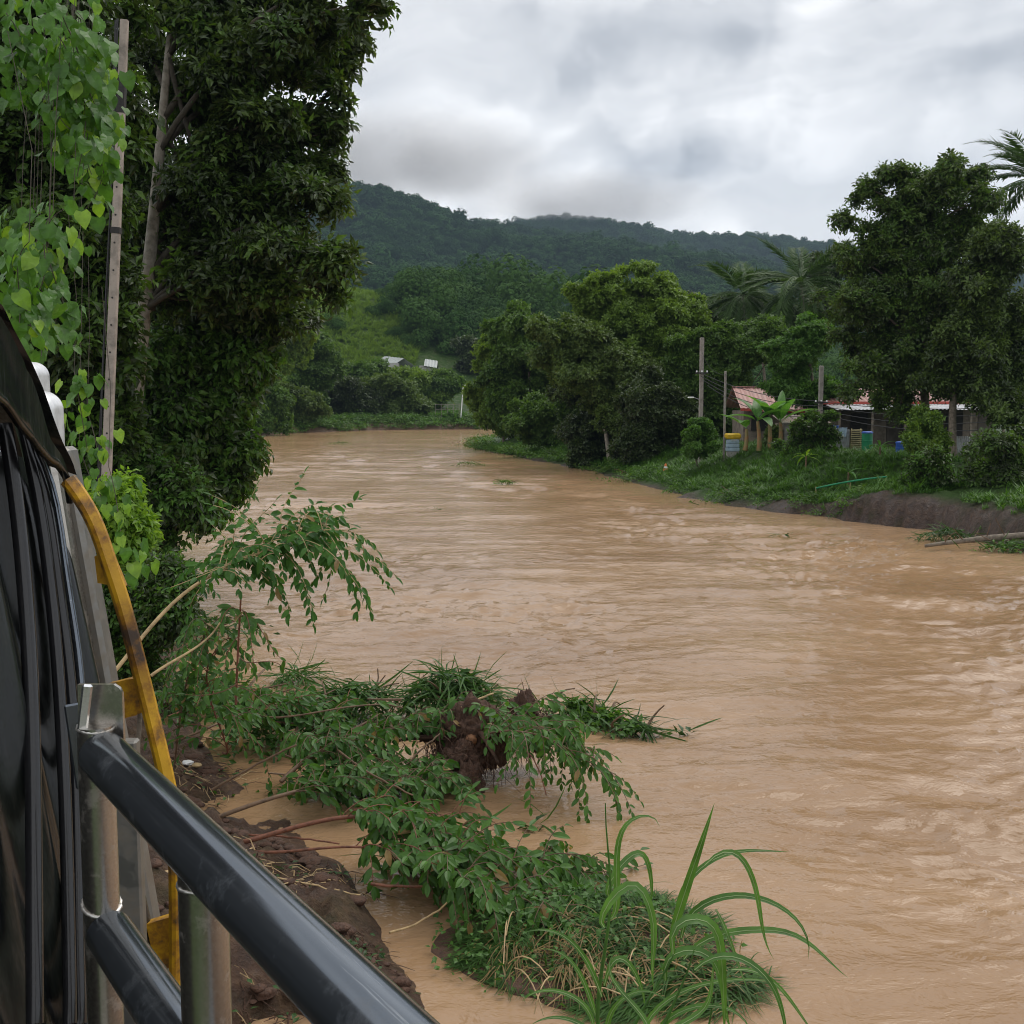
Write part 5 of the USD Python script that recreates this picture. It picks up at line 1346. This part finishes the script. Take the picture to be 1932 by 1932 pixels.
leafy_branch('fallen_branch', 'leafy shoots hanging down in front of the right half of the root ball', [W(920, 1385, .75), W(980, 1380, .85), W(1050, 1400, .75), W(1100, 1450, .4)], [.012, .005], bushy([W(920, 1385, .75), W(980, 1380, .85), W(1050, 1400, .75), W(1100, 1450, .4)], 18, 901, .05, (.35, .75), 1.1), 'branch_leaf', 902, 'twig', L=.14, gap=.048, most=200, main_leaves=.3)
leafy_branch('fallen_branch', 'short leafy shoots lying over the top left of the root ball', [W(760, 1370, .5), W(820, 1345, .75), W(880, 1340, .8)], [.01, .004], bushy([W(760, 1370, .5), W(820, 1345, .75), W(880, 1340, .8)], 10, 903, .1, (.3, .55), .8), 'branch_leaf', 904, 'twig', L=.13, gap=.048, most=120, main_leaves=.3)
drift('grass_heap', 'drowned grass heap piled behind the root ball', 'grass heap', W(850, 1335, .15), (.85, .5), 900, 21, 'drift_leaf', .65, 6, .55)
drift('grass_heap', 'low grass raft left of the root ball', 'grass heap', W(660, 1340, .1), (.8, .5), 620, 22, 'drift_leaf', .6, 5, .4)
for k, (px, py) in enumerate([(1090, 1352), (1140, 1365), (1195, 1382)]):
    drift('debris_raft', ['widest part of the leafy raft trailing from the root ball', 'middle of the trailing leafy raft', 'pointed tip of the trailing leafy raft'][k], 'floating plants', W(px, py, .03), (.5 - .08 * k, .3 - .06 * k), 300 - 60 * k, 31 + k, 'bush', .35, 3, .26 - .06 * k)
drift('grass_heap', 'dark hanging grass clump at the foot of the waterside tree', 'grass heap', P(345, 975, 25), (.8, .5), 500, 41, 'canopy_dark', .8, 2, .7)
drift('grass_heap', 'yellowish grass tuft in the water right of the hanging branch', 'grass heap', W(560, 1285, .02), (.35, .3), 120, 42, 'grass', .95, 0, .2)
drift('branch_litter', 'sunken leafy litter in the shallows at the left under the arching branch', 'debris', W(330, 1190, .1), (1.6, 1.2), 700, 43, 'drift_leaf', .3, 8, .3)

# grass mat by the inlet
def blades(n, c, size, seed, ln, w, flow, lift, hgt):
    r = np.random.default_rng(seed)
    q = unit(r.normal(0, 1, (n, 2))) * r.random((n, 1)) ** .5
    q *= (.65 + .6 * noise(np.c_[unit(q) * 2.2, np.full(n, seed)], 3))[:, None]
    rad = np.sqrt((q ** 2).sum(1))
    cl = noise(np.c_[q * 4.5, np.full(n, seed + .5)], 9) - .5; hgt = hgt * np.clip(.55 + 1.8 * cl, .05, 1.6)
    p = np.stack([q[:, 0] * size[0], q[:, 1] * size[1], hgt * np.clip(1 - rad ** 2, 0, 1) + .02], 1) + c
    th = 5.0 * noise(np.c_[q * 3.0, np.full(n, seed + .2)], 5)
    ax = unit(np.array(flow) + np.stack([np.cos(th), np.sin(th), th * 0], 1) * .9 + r.normal(0, .32, (n, 3)) * [1, 1, .6] + [0, 0, lift])
    ts = np.linspace(0, 1, 5); L = r.uniform(*ln, n) * (1.1 - .75 * np.clip(rad, 0, 1))
    v = []
    x = unit(np.cross(ax, [0, 0, 1.0]))
    for k, tt_ in enumerate(ts):
        cpt = p + ax * (L * tt_)[:, None] + np.array([0, 0, -1.0]) * (L * .55 * tt_ ** 2)[:, None]
        ww = (w * (1 - tt_ ** 1.5) * .5 + .0006)
        v += [cpt - x * ww, cpt + x * ww]
    v = np.stack(v, 1)
    v[..., 2] = np.maximum(v[..., 2], .015 + .02 * r.random((n, 1)))
    f = np.array([[2 * k, 2 * k + 1, 2 * k + 3] for k in range(4)] + [[2 * k, 2 * k + 3, 2 * k + 2] for k in range(4)])
    ff = f[None] + (np.arange(n) * 10)[:, None, None]
    return v.reshape(-1, 3), ff.reshape(-1, 3)


c = W(1120, 1800, .0)
t = thing('grass_mat', 'flattened mat of flooded grass beside the muddy inlet', 'grass', c)
part('blades', cat_([blades(2600, W(1110, 1790, 0), (1.1, .9), 1, (.35, .85), .014, (.7, -.45, .0), .0, .17), blades(1900, W(1250, 1850, 0), (.85, .65), 2, (.3, .8), .013, (-.4, -.8, .0), .0, .13), blades(1500, W(960, 1790, 0), (.42, .55), 3, (.25, .55), .012, (.2, -.9, 0), .0, .13), blades(1500, W(1120, 1735, 0), (1.05, .45), 4, (.35, .8), .012, (.9, .2, 0), .0, .2), blades(260, W(1120, 1780, 0), (1.0, .8), 6, (.3, .6), .01, (.5, -.3, .6), .5, .2)]), M['mat_grass'], t, kind='stuff')
part('dead_blades', cat_([blades(700, W(1120, 1790, .03), (1.05, .85), 7, (.3, .8), .009, (.6, -.5, .0), .05, .2), blades(260, W(1280, 1840, .03), (.75, .6), 8, (.3, .7), .008, (-.3, -.7, .0), .05, .14)]), M['dead_leaf'], t, kind='stuff')
r = np.random.default_rng(77); n = 700
q = unit(r.normal(0, 1, (n, 2))) * r.random((n, 1)) ** .5
lp = W(1100, 1790, .0) + np.stack([q[:, 0] * 1.3, q[:, 1] * 1.0, .4 * (1 - (q ** 2).sum(1)) + .03], 1)
ang = r.uniform(0, 6.28, n)
part('leaves', place(leaf_small(1, .6, .05, .15), lp, basis(unit(np.stack([np.cos(ang), np.sin(ang), r.normal(0, .3, n)], 1)), unit(r.normal(0, .4, (n, 3)) + [0, -.2, 1])), r.uniform(.04, .08, n)), M['branch_leaf'], t, kind='stuff')
s = trimesh.creation.icosphere(3, 1.0); v = np.array(s.vertices)
mound = v * (.8 + .5 * fbm(v * 2 + 5, 4, 8))[:, None] * [1.15, .9, .09] + W(1110, 1800, -.02)
part('mud_base', (mound, np.array(s.faces)), M['roots'], t, smooth=True)
for k in range(14):
    a = W(r.uniform(900, 1350), r.uniform(1720, 1880), .3); g_ = r.uniform(0, 6.28); l = r.uniform(.3, .7)
    part('stalk', tube(spline([a, a + [math.cos(g_) * l * .5, math.sin(g_) * l * .5, .05], a + [math.cos(g_) * l, math.sin(g_) * l, -.1]], 6), .005, 5), M['cane'], t)

# tall reed grass close to the camera
def blade_path(pts, d, w, seed, n=18):
    """One long grass leaf along pixel points at the distance d; folded along its midrib."""
    q = spline([P(a, b, d + (dz if len(z_) else 0)) for (a, b, *z_), dz in zip(pts, [p[2] if len(p) > 2 else 0 for p in pts])], n)
    u = np.linspace(0, 1, n)
    wd = w * np.clip(np.minimum(.35 + 3.2 * u, 1.0) * (1 - u ** 2.6), .02, 1) / 2
    tan = unit(np.gradient(q, axis=0))
    view = unit(q - [0, 0, H])
    x = unit(np.cross(tan, unit(np.array([.25, -.5, .85])[None] * .75 - view * .65)))
    nrm = np.cross(x, tan)
    L = q - x * wd[:, None] + nrm * (wd * .35)[:, None]
    Rr = q + x * wd[:, None] + nrm * (wd * .35)[:, None]
    return grid(np.stack([L[:, 0], q[:, 0], Rr[:, 0]], 1), np.stack([L[:, 1], q[:, 1], Rr[:, 1]], 1), np.stack([L[:, 2], q[:, 2], Rr[:, 2]], 1)), q


d = 4.0
base = P(1230, 2080, d)
t = thing('reed_clump', 'tall bright reed grass with arching ribbon leaves in the foreground', 'reed grass', base)
stems = [[(1215, 2090), (1130, 1960), (1140, 1800), (1152, 1690), (1146, 1590), (1142, 1515)], [(1225, 2090), (1250, 1940), (1290, 1850), (1310, 1790)], [(1240, 2090), (1330, 1960), (1345, 1880)], [(1220, 2090), (1180, 1990), (1215, 1900), (1275, 1790)]]
for s in stems:
    part('stem', tube(spline([P(a, b, d) for a, b in s], 16), [.010, .007, .002], 7), M['reed'], t, smooth=True)
reed = [([(1150, 1735), (1165, 1600), (1195, 1545), (1225, 1540), (1245, 1560)], 20), ([(1148, 1690), (1185, 1620), (1205, 1610), (1225, 1640), (1228, 1700)], 22), ([(1140, 1750), (1170, 1680), (1195, 1670), (1225, 1710), (1232, 1800), (1234, 1870)], 24),
        ([(1265, 1770), (1290, 1690), (1320, 1600), (1348, 1515)], 26), ([(1275, 1725), (1320, 1640), (1370, 1612), (1430, 1605), (1490, 1607)], 16), ([(1330, 1632), (1385, 1610), (1420, 1660), (1440, 1760), (1460, 1810)], 17),
        ([(1285, 1770), (1330, 1705), (1400, 1690), (1460, 1705), (1510, 1745), (1525, 1810)], 20), ([(1290, 1810), (1340, 1770), (1420, 1755), (1500, 1765), (1550, 1800), (1600, 1845)], 22), ([(1270, 1800), (1300, 1735), (1335, 1740), (1362, 1820), (1366, 1900), (1366, 1960)], 28),
        ([(1255, 1850), (1285, 1795), (1330, 1800), (1365, 1880), (1385, 1950)], 26), ([(1350, 1715), (1375, 1770), (1400, 1840), (1412, 1870)], 12), ([(1310, 1830), (1400, 1810), (1450, 1850), (1480, 1930), (1490, 1990)], 20),
        ([(1380, 1830), (1440, 1840), (1500, 1900), (1545, 1960)], 14), ([(1125, 1920), (1100, 1850), (1060, 1800), (1020, 1790)], 16), ([(1135, 1880), (1090, 1790), (1050, 1760), (985, 1760)], 15),
        ([(1140, 1860), (1175, 1810), (1200, 1840), (1215, 1900)], 18), ([(1120, 1950), (1080, 1880), (1020, 1870), (985, 1890)], 16), ([(1150, 2000), (1090, 1930), (1040, 1920), (1000, 1935)], 15), ([(1190, 2000), (1160, 1900), (1210, 1870), (1260, 1890)], 16),
        ([(1200, 2010), (1290, 1870), (1370, 1850), (1440, 1850), (1490, 1862)], 16), ([(1230, 2010), (1290, 1930), (1330, 1900), (1345, 1830), (1350, 1800)], 18), ([(1245, 2010), (1310, 1900), (1400, 1920), (1420, 1960)], 18), ([(1110, 2010), (1060, 1960), (1010, 1960)], 16), ([(1215, 1990), (1180, 1880), (1150, 1830), (1165, 1790)], 16)]
ribs = []
for k, (pts, w) in enumerate(reed):
    m, q = blade_path([(a, b, .12 * math.sin(k * 1.7) * i / len(pts)) for i, (a, b) in enumerate(pts)], d + .25 * math.sin(k * 2.1), sz(w, d) * .72, k)
    lf = part('blade', m, M['reed'], t, smooth=True)
    part('midrib', tube(q[:-2] + [0, -.0015, .0005], [.0016, .0006], 4), M['rib_green'], lf)

for k, (px, py, sx, sy, lab) in enumerate([(370, 1450, .5, .9, 'dark twig and husk litter on the mud right of the yellow bar'), (530, 1640, .7, .45, 'twig litter on the mud crest under the red stem'), (650, 1790, .4, .5, 'root and straw litter on the mud edge by the inlet'), (500, 1870, .5, .35, 'sparse litter on the muddy flat under the rail')]):
    c = W(px, py, .3); c[2] = max(float(ground_z(c[0], c[1])), .03)
    r = np.random.default_rng(600 + k); n = 170 if k < 3 else 60
    t = thing('mud_litter', lab, 'litter', c)
    q = r.normal(0, .5, (n, 2)) * [sx, sy] + c[:2]
    z = np.maximum(ground_z(q[:, 0], q[:, 1]), .01) + .012
    ms = []
    for (x_, y_), z_ in zip(q, z):
        a_ = r.uniform(0, 6.28); l_ = r.uniform(.06, .32); e_ = np.array([x_ + math.cos(a_) * l_, y_ + math.sin(a_) * l_, 0]); e_[2] = max(float(ground_z(e_[0], e_[1])), .01) + .012
        ms.append(tube([[x_, y_, z_], [(x_ + e_[0]) / 2 + r.normal(0, .02), (y_ + e_[1]) / 2, (z_ + e_[2]) / 2 + r.uniform(0, .04)], e_], [r.uniform(.003, .008), .002], 4))
    part('twigs', cat_(ms[: n * 2 // 3]), M['roots'], t, kind='stuff')
    part('straw', cat_(ms[n * 2 // 3:]), M['cane'] if k != 2 else M['twig'], t, kind='stuff')
    m_ = n // 3; ang = r.uniform(0, 6.28, m_)
    part('torn_leaves', place(leaf_small(1, .5, .05, .1), np.stack([q[:m_, 0] + .05, q[:m_, 1], z[:m_] + .02], 1), basis(unit(np.stack([np.cos(ang), np.sin(ang), ang * 0], 1)), unit(r.normal(0, .3, (m_, 3)) + [0, 0, 1])), r.uniform(.04, .1, m_)), M['drift_leaf'], t, kind='stuff')

r = np.random.default_rng(88); n = 900
q = np.stack([r.uniform(-4.2, -.8, n), r.uniform(6.5, 15, n)], 1)
dd, rt = water_distance(q[:, 0], q[:, 1]); q = q[(dd > -.15) & (dd < 2.2) & (fbm(np.c_[q * 1.3, q[:, 0] * 0], 3, 6) > .46)]
zq = ground_z(q[:, 0], q[:, 1]); q, zq = q[zq > .02], zq[zq > .02]
ic = trimesh.creation.icosphere(1, 1.0); base_ = np.array(ic.vertices)
ms = []
for k in range(len(q)):
    sc_ = r.gamma(3, .011) + .01
    v = base_ * (sc_ * (.55 + .9 * noise(base_ * 1.7 + k * 3.1, k)))[:, None] * [1.25, 1, .6]
    ms.append((v + [q[k, 0], q[k, 1], zq[k] + .2 * sc_], np.array(ic.faces)))
top('mud_clods', cat_(ms), M['roots'], 'crumbled clods of brown mud scattered on the near bank', 'mud', kind='stuff', smooth=50)
# bits on the mud
for k, (px, py, z, s_, mat, lab) in enumerate([(352, 1357, .7, .07, 'white_paint', 'small white scrap on the mud below the yellow bar'), (383, 1584, .35, .08, 'yellow_plastic', 'crumpled yellowish wrapper in the mud behind the rail'), (375, 1560, .35, .07, 'cane', 'pale wood chip on the mud'), (370, 1380, .6, .06, 'cane', 'pale scrap of husk by the leaves')]):
    s = trimesh.creation.icosphere(2, 1.0); v = np.array(s.vertices)
    p_ = W(px, py, z); p_[2] = max(float(ground_z(p_[0], p_[1])), .02) + .03
    top('scrap', (v * (.6 + .8 * fbm(v * 1.5 + k * 7, 3, k))[:, None] * [s_, s_ * .8, s_ * .45] + p_, np.array(s.faces)), M[mat], lab, 'litter', smooth=30)
for k in range(0):
    pass

#@@TRUCK
# ---------------------------------------------------------------- the truck at the left
t = thing('truck', 'truck side with black tarpaulin, steel rails and yellow bar at the left edge', 'truck', (-.9, 1.2, 2.1))
# side curtain: folded vinyl running forward, leaning inwards at the top
def curtain(prof, z_rows, name, th=.004):
    rows = []
    for z, dx in z_rows:
        rows.append(np.array([[x + dx, y, z] for x, y in prof]))
    rows = np.array(rows)
    m1 = grid(rows[..., 0], rows[..., 1], rows[..., 2])
    return m1


ys = np.linspace(.55, 1.97, 260)
fold = .030 * np.sin(ys * 24 + 1.0 * np.sin(ys * 6)) + .010 * np.sin(ys * 61 + 1) + .008 * (fbm(np.stack([ys * 6, ys * 0, ys * 0], 1), 3, 3) - .5)
ztop = np.interp(ys, [.5, 1.45, 1.6, 1.74, 1.86, 1.92, 1.97], [4.7, 4.62, 4.58, 4.50, 4.40, 4.31, 4.2])
vv = np.linspace(0, 1, 34)[:, None]
Zc = 2.6 + vv * (ztop[None] - 2.6)
Xc = -.762 - .20 * (Zc - 4.05) + fold[None] * (.55 + .45 * np.sin(Zc * 2.1 + ys[None] * 3)) 
part('side_curtain', grid(Xc, np.repeat(ys[None], 34, 0) + .02 * np.sin(Zc * 3.1), Zc), M['tarp'], t, smooth=True)
def on_curtain(px, py, off):
    r = ray(px, py); y = 1.8
    for _ in range(30):
        x = -.762 - .20 * (H + y * r[2] - 4.05) + .03 + off; y = .5 * y + .5 * x / r[0]
    return np.array([r[0] * y, y, H + y * r[2]])


for k, (pts, w_, mt) in enumerate([([(36, 790), (65, 906), (89, 1060), (106, 1226), (120, 1446), (132, 1932)], .010, 'gloss_black'), ([(60, 830), (103, 942), (124, 1079), (146, 1226), (158, 1446), (168, 1932)], .007, 'rail_steel'), ([(8, 800), (30, 940), (46, 1100), (58, 1300), (64, 1600), (66, 1932)], .012, 'gloss_black'), ([(52, 840), (88, 960), (108, 1100), (128, 1260), (142, 1500), (150, 1932)], .011, 'gloss_black')]):
    part('trim_strip', tube(spline([on_curtain(a, b, .008) for a, b in pts], 24), w_, 14), M[mt], t, smooth=True)
# loose flap hanging over the curtain top
fl = []
n, m = 26, 60
for j in range(n):
    u = j / (n - 1)
    row = []
    for i in range(m):
        w = i / (m - 1)
        px = -60 + 192 * (1 - (1 - w) ** 1.0) - 0
        # upper edge and lower edge of the flap in the picture, given their place along the truck
        up_y = np.interp(px, [-72, -12, 8, 43, 67, 85, 102, 124, 134], [520, 575, 617, 680, 733, 784, 830, 873, 905])
        lo_y = np.interp(px, [-60, 0, 40, 70, 105, 125, 134], [680, 752, 800, 842, 872, 905, 960])
        d = np.interp(px, [-60, 0, 132], [1.45, 1.60, 1.92])
        q = P(px, up_y + (lo_y - up_y) * u, d)
        bulge = .035 * math.sin(u * math.pi) + .03 * float(fbm(np.array([px * .03, u * 1.5, 0]), 3, 4) - .5)
        q = q + np.array([.25 * bulge * u, -.9 * bulge, .003 * math.sin(px * .12)])
        row.append(q)
    fl.append(row)
fl = np.array(fl)
part('tarpaulin_flap', grid(fl[..., 0], fl[..., 1], fl[..., 2]), M['tarp'], t, smooth=True)
part('flap_hem', tube(fl[-1], .007, 6), M['tarp'], t, smooth=True)
# roof tarpaulin behind the flap edge
rf = []
for u in np.linspace(0, 1, 10):
    rf.append([P(px, np.interp(px, [-72, -12, 8, 43, 67, 85, 102, 124, 134], [520, 575, 617, 680, 733, 784, 830, 873, 905]), np.interp(px, [-60, 0, 132], [1.45, 1.60, 1.92])) + [-.9 * u, .03, .16 * math.sin(u * 1.57) + .05 * u] for px in np.linspace(-60, 132, 30)])
rf = np.array(rf)
part('roof_tarpaulin', grid(rf[..., 0], rf[..., 1], rf[..., 2]), M['tarp'], t, smooth=True)


def rbox(a, b, r, n=10):
    """Rounded box between corners a and b."""
    a, b = np.minimum(a, b) + r, np.maximum(a, b) - r
    s = manifold3d.Manifold.sphere(r, n * 4)
    return manifold3d.Manifold.batch_hull([s.translate([float(q) for q in (x, y, z)]) for x in (a[0], b[0]) for y in (a[1], b[1]) for z in (a[2], b[2])])


c0, c1 = P(56, 684, 2.28), P(104, 752, 2.28)
part('roof_rim', rbox((c0[0] - .1, 2.18, c1[2] - .02), (c1[0], 2.28, c0[2]), .028), M['cap_silver'], t, smooth=40)
c0, c1 = P(62, 738, 2.13), P(137, 930, 2.13)
part('corner_cap', rbox((c0[0] - .1, 2.03, c1[2]), (c1[0], 2.13, c0[2]), .034), M['cap_silver'], t, smooth=40)
# body corner behind the curtain
q0, q1 = P(141, 900, 2.06), P(224, 1330, 2.06)
lean = (q1 - q0) / (q0[2] - q1[2])
for k, (off, wd, mt) in enumerate([(0, .10, 'panel_grey'), (-.05, .08, 'tarp'), (.02, .035, 'post_steel')]):
    a = q0 + [off - .05, -.02 * k, .05]; b = a + lean * 2.0
    b = b + np.array([-.03 if k == 0 else -.06, 0, 0])
    part(['body_panel', 'curtain_edge', 'trim_strip'][k], bar(a, b, wd, .05, up=(0, 1, 0), chamfer=.008), M[mt], t)

# rails
zr, zl = 4.115, 3.912
A0, A1 = np.array([-.4345, 1.194, zr]), np.array([.0964, .40, zr])
rail = part('top_rail', tube(np.vstack([A0 + [-.012, .018, 0], A0, A0 + (A1 - A0) * np.linspace(.05, 1, 24)[:, None]]), .0262, 48), M['rail_steel'], t, smooth=40)
B0, B1 = np.array([-.4345, 1.194, zl]), np.array([.0964, .40, zl])
rail2 = part('lower_rail', tube(np.vstack([B0 + [-.012, .018, 0], B0, B0 + (B1 - B0) * np.linspace(.05, 1, 24)[:, None]]), .0255, 48), M['rail_steel'], t, smooth=40)


def ring(c, axis, R_, r_, seed):
    rg = np.random.default_rng(seed)
    x = unit(np.cross(axis, [.1, .2, .97])); y = np.cross(unit(axis), x)
    ang = np.linspace(0, 2 * np.pi, 49)
    pts = np.array([c + R_ * (math.cos(a) * x + math.sin(a) * y) for a in ang])
    return tube(pts, r_ * (1 + .35 * np.sin(ang * 17) * .6 + rg.normal(0, .1, 49)), 8, cap=False)


pp_ = np.array([P(188, 1600, 1.225)[0], 1.225, 0])
post = part('post', tube([(pp_[0], pp_[1], 2.6), (pp_[0], pp_[1], zr + .03)], .0195, 40), M['post_steel'], t, smooth=40)
part('weld_bead', ring(np.array([pp_[0], pp_[1], zl + .028]), np.array([.25, -.3, 1.0]), .0205, .0022, 1), M['weld'], post, smooth=True)
part('weld_bead', ring(np.array([pp_[0], pp_[1], zr + .028]), np.array([.1, -.1, 1.0]), .0185, .002, 2), M['weld'], post, smooth=True)
post2 = part('post', tube([(-.265, .941, 2.6), (-.265, .941, zr - .012)], .0212, 40), M['post_steel'], t, smooth=40)
part('weld_bead', ring(np.array([-.265, .941, zr - .026]), np.array([0, 0, 1.0]), .0213, .0016, 3), M['weld'], post2, smooth=True)
# folded plate and latch at the top of the post
c = P(193, 1356, 1.235)
pl = manifold3d.CrossSection([[(-.024, -.05), (.025, -.05), (.025, .030), (.022, .036), (.016, .040), (-.024, .040)]]).extrude(.006).rotate([90, 0, 0])
part('bracket_plate', pl.translate([float(c[0]), float(c[1]) - .0, float(c[2])]), M['post_steel'], t, smooth=30)
c = P(158, 1325, 1.215)
part('latch_tab', bar(c + [-.004, 0, -.04], c + [.008, -.008, .022], .011, .005, up=(.3, -1, 0), chamfer=.002), M['bright_steel'], t)
c = P(160, 1400, 1.24)
part('latch_plate', bar(c + [-.006, .0, .045], c + [.006, -.004, -.05], .03, .006, up=(.35, -1, 0), chamfer=.002), M['rail_steel'], t)
# pale flat body strip behind the post
a, b = P(222, 1395, 1.5), P(244, 1960, 1.5)
part('flat_strip', bar(a, b, .055, .02, up=(0, 1, 0), chamfer=.003), M['panel_grey'], t)
# yellow grab bar with brackets
dY = 1.9
gb = [(128, 905), (150, 935), (178, 985), (200, 1045), (228, 1130), (254, 1225), (278, 1320), (300, 1410), (320, 1500), (330, 1580), (334, 1700), (334, 1830), (330, 1960)]
path = spline([P(a, b, dY) for a, b in gb], 60)
w_, h_ = .025, .022
tan = unit(np.gradient(path, axis=0)); sd = unit(np.cross(tan, [-.1, 1, 0])); up = np.cross(sd, tan); ca, sa = math.cos(.62), math.sin(.62); sd, up = ca * sd + sa * up, ca * up - sa * sd
ch = .005
prof = [(-w_ / 2 + ch, -h_ / 2), (w_ / 2 - ch, -h_ / 2), (w_ / 2, -h_ / 2 + ch), (w_ / 2, h_ / 2 - ch), (w_ / 2 - ch, h_ / 2), (-w_ / 2 + ch, h_ / 2), (-w_ / 2, h_ / 2 - ch), (-w_ / 2, -h_ / 2 + ch)]
v = np.array([p + s * x + u * y for p, s, u in zip(path, sd, up) for x, y in prof])
f = [tri for i in range(59) for j in range(8) for tri in ([i * 8 + j, i * 8 + (j + 1) % 8, (i + 1) * 8 + (j + 1) % 8], [i * 8 + j, (i + 1) * 8 + (j + 1) % 8, (i + 1) * 8 + j])]
mb = trimesh.Trimesh(v, np.array(f), process=False); mb.fix_normals()
gbp = part('grab_bar', mb, M['yellow_paint'], t, smooth=30)
for k, poly in enumerate([[(178, 1050), (200, 1040), (222, 1095), (228, 1108), (205, 1102), (184, 1100)], [(200, 1292), (240, 1282), (258, 1280), (274, 1342), (255, 1350), (232, 1356), (212, 1330)], [(262, 1748), (322, 1730), (338, 1732), (338, 1812), (300, 1840), (262, 1800)]]):
    q = np.array([P(a, b, dY + .02) for a, b in poly])
    qq = np.vstack([q, q + [.004, .022, 0]])
    part('mounting_bracket', trimesh.convex.convex_hull(qq), M['yellow_paint'], gbp, smooth=30)
# deck and sill below the picture, so that the truck stands on something
part('deck', box(-.2, .4, 2.95, 1.1, 2.0, .06, chamfer=.01), M['panel_grey'], t)
part('rear_axle', bar((-1.6, .9, 2.5), (-.3, .9, 2.5), .12, .12), M['rail_steel'], t)
wz = float(ground_z(-.35, .9, False))
wv, wf = lathe([(.12, -.11), (.40, -.11), (.46, -.06), (.46, .06), (.40, .11), (.12, .11)], (0, 0, 0), 28)
part('wheel', (wv[:, [2, 0, 1]] + [-.35, .9, wz + .45], wf), M['cable'], t, smooth=40)

#@@AIR
# ---------------------------------------------------------------- air
M['haze'] = MAT('haze', {'v': ('principled_volume', {'color': (.58, .76, 1.0), 'density': .00009, 'anisotropy': .2})}, surface=None, volume='v.volume')
hz = trimesh.creation.box([6600, 3950, 640]); hz.apply_translation([0, 1205, 316])
top('haze', hz, M['haze'], 'thin blue haze in the valley air', 'haze', kind='stuff')

for k, (px, py, d, rx, rz, ry, den, lab) in enumerate([(740, 302, 1330, 360, 60, 260, .015, 'low grey cloud wrapping the left mountain top'), (1100, 380, 1760, 280, 44, 240, .013, 'low grey cloud touching the farther blue ridge')]):
    c = P(px, py, d); rad = np.array([sz(rx, d), ry, sz(rz, d)])
    mt = MAT(f'cloud_{"ab"[k]}', {'g': ('geometry', {}), 'sub': ('vector_math', {'math_type': 'subtract', 'vector2': tuple(c)}), 'div': ('vector_math', {'math_type': 'divide', 'vector2': tuple(rad)}), 'len': ('vector_math', {'math_type': 'length'}),
                                 'n': ('noise_texture', {'scale': .012, 'detail': 4.0}), 'f': ('map_range', {'range_type': 'smoothstep', 'from_min': 1.0, 'from_max': .35, 'to_min': 0.0, 'to_max': den, 'clamp': True}),
                                 'nr': ('map_range', {'from_min': .3, 'from_max': .6, 'to_min': .15, 'to_max': 1.0, 'clamp': True}), 'm': ('math', {'math_type': 'multiply'}), 'v': ('principled_volume', {'color': (.95, .96, .98), 'anisotropy': .2})},
             [('g.position', 'sub.vector1'), ('sub.vector', 'div.vector1'), ('div.vector', 'len.vector1'), ('len.value', 'f.value'), ('g.position', 'n.vector'), ('n.fac', 'nr.value'), ('f.result', 'm.value1'), ('nr.result', 'm.value2'), ('m.value', 'v.density')], surface=None, volume='v.volume')
    s_ = trimesh.creation.icosphere(4, 1.0)
    top('low_cloud', (np.array(s_.vertices) * rad + c, np.array(s_.faces)), mt, lab, 'cloud', kind='stuff')
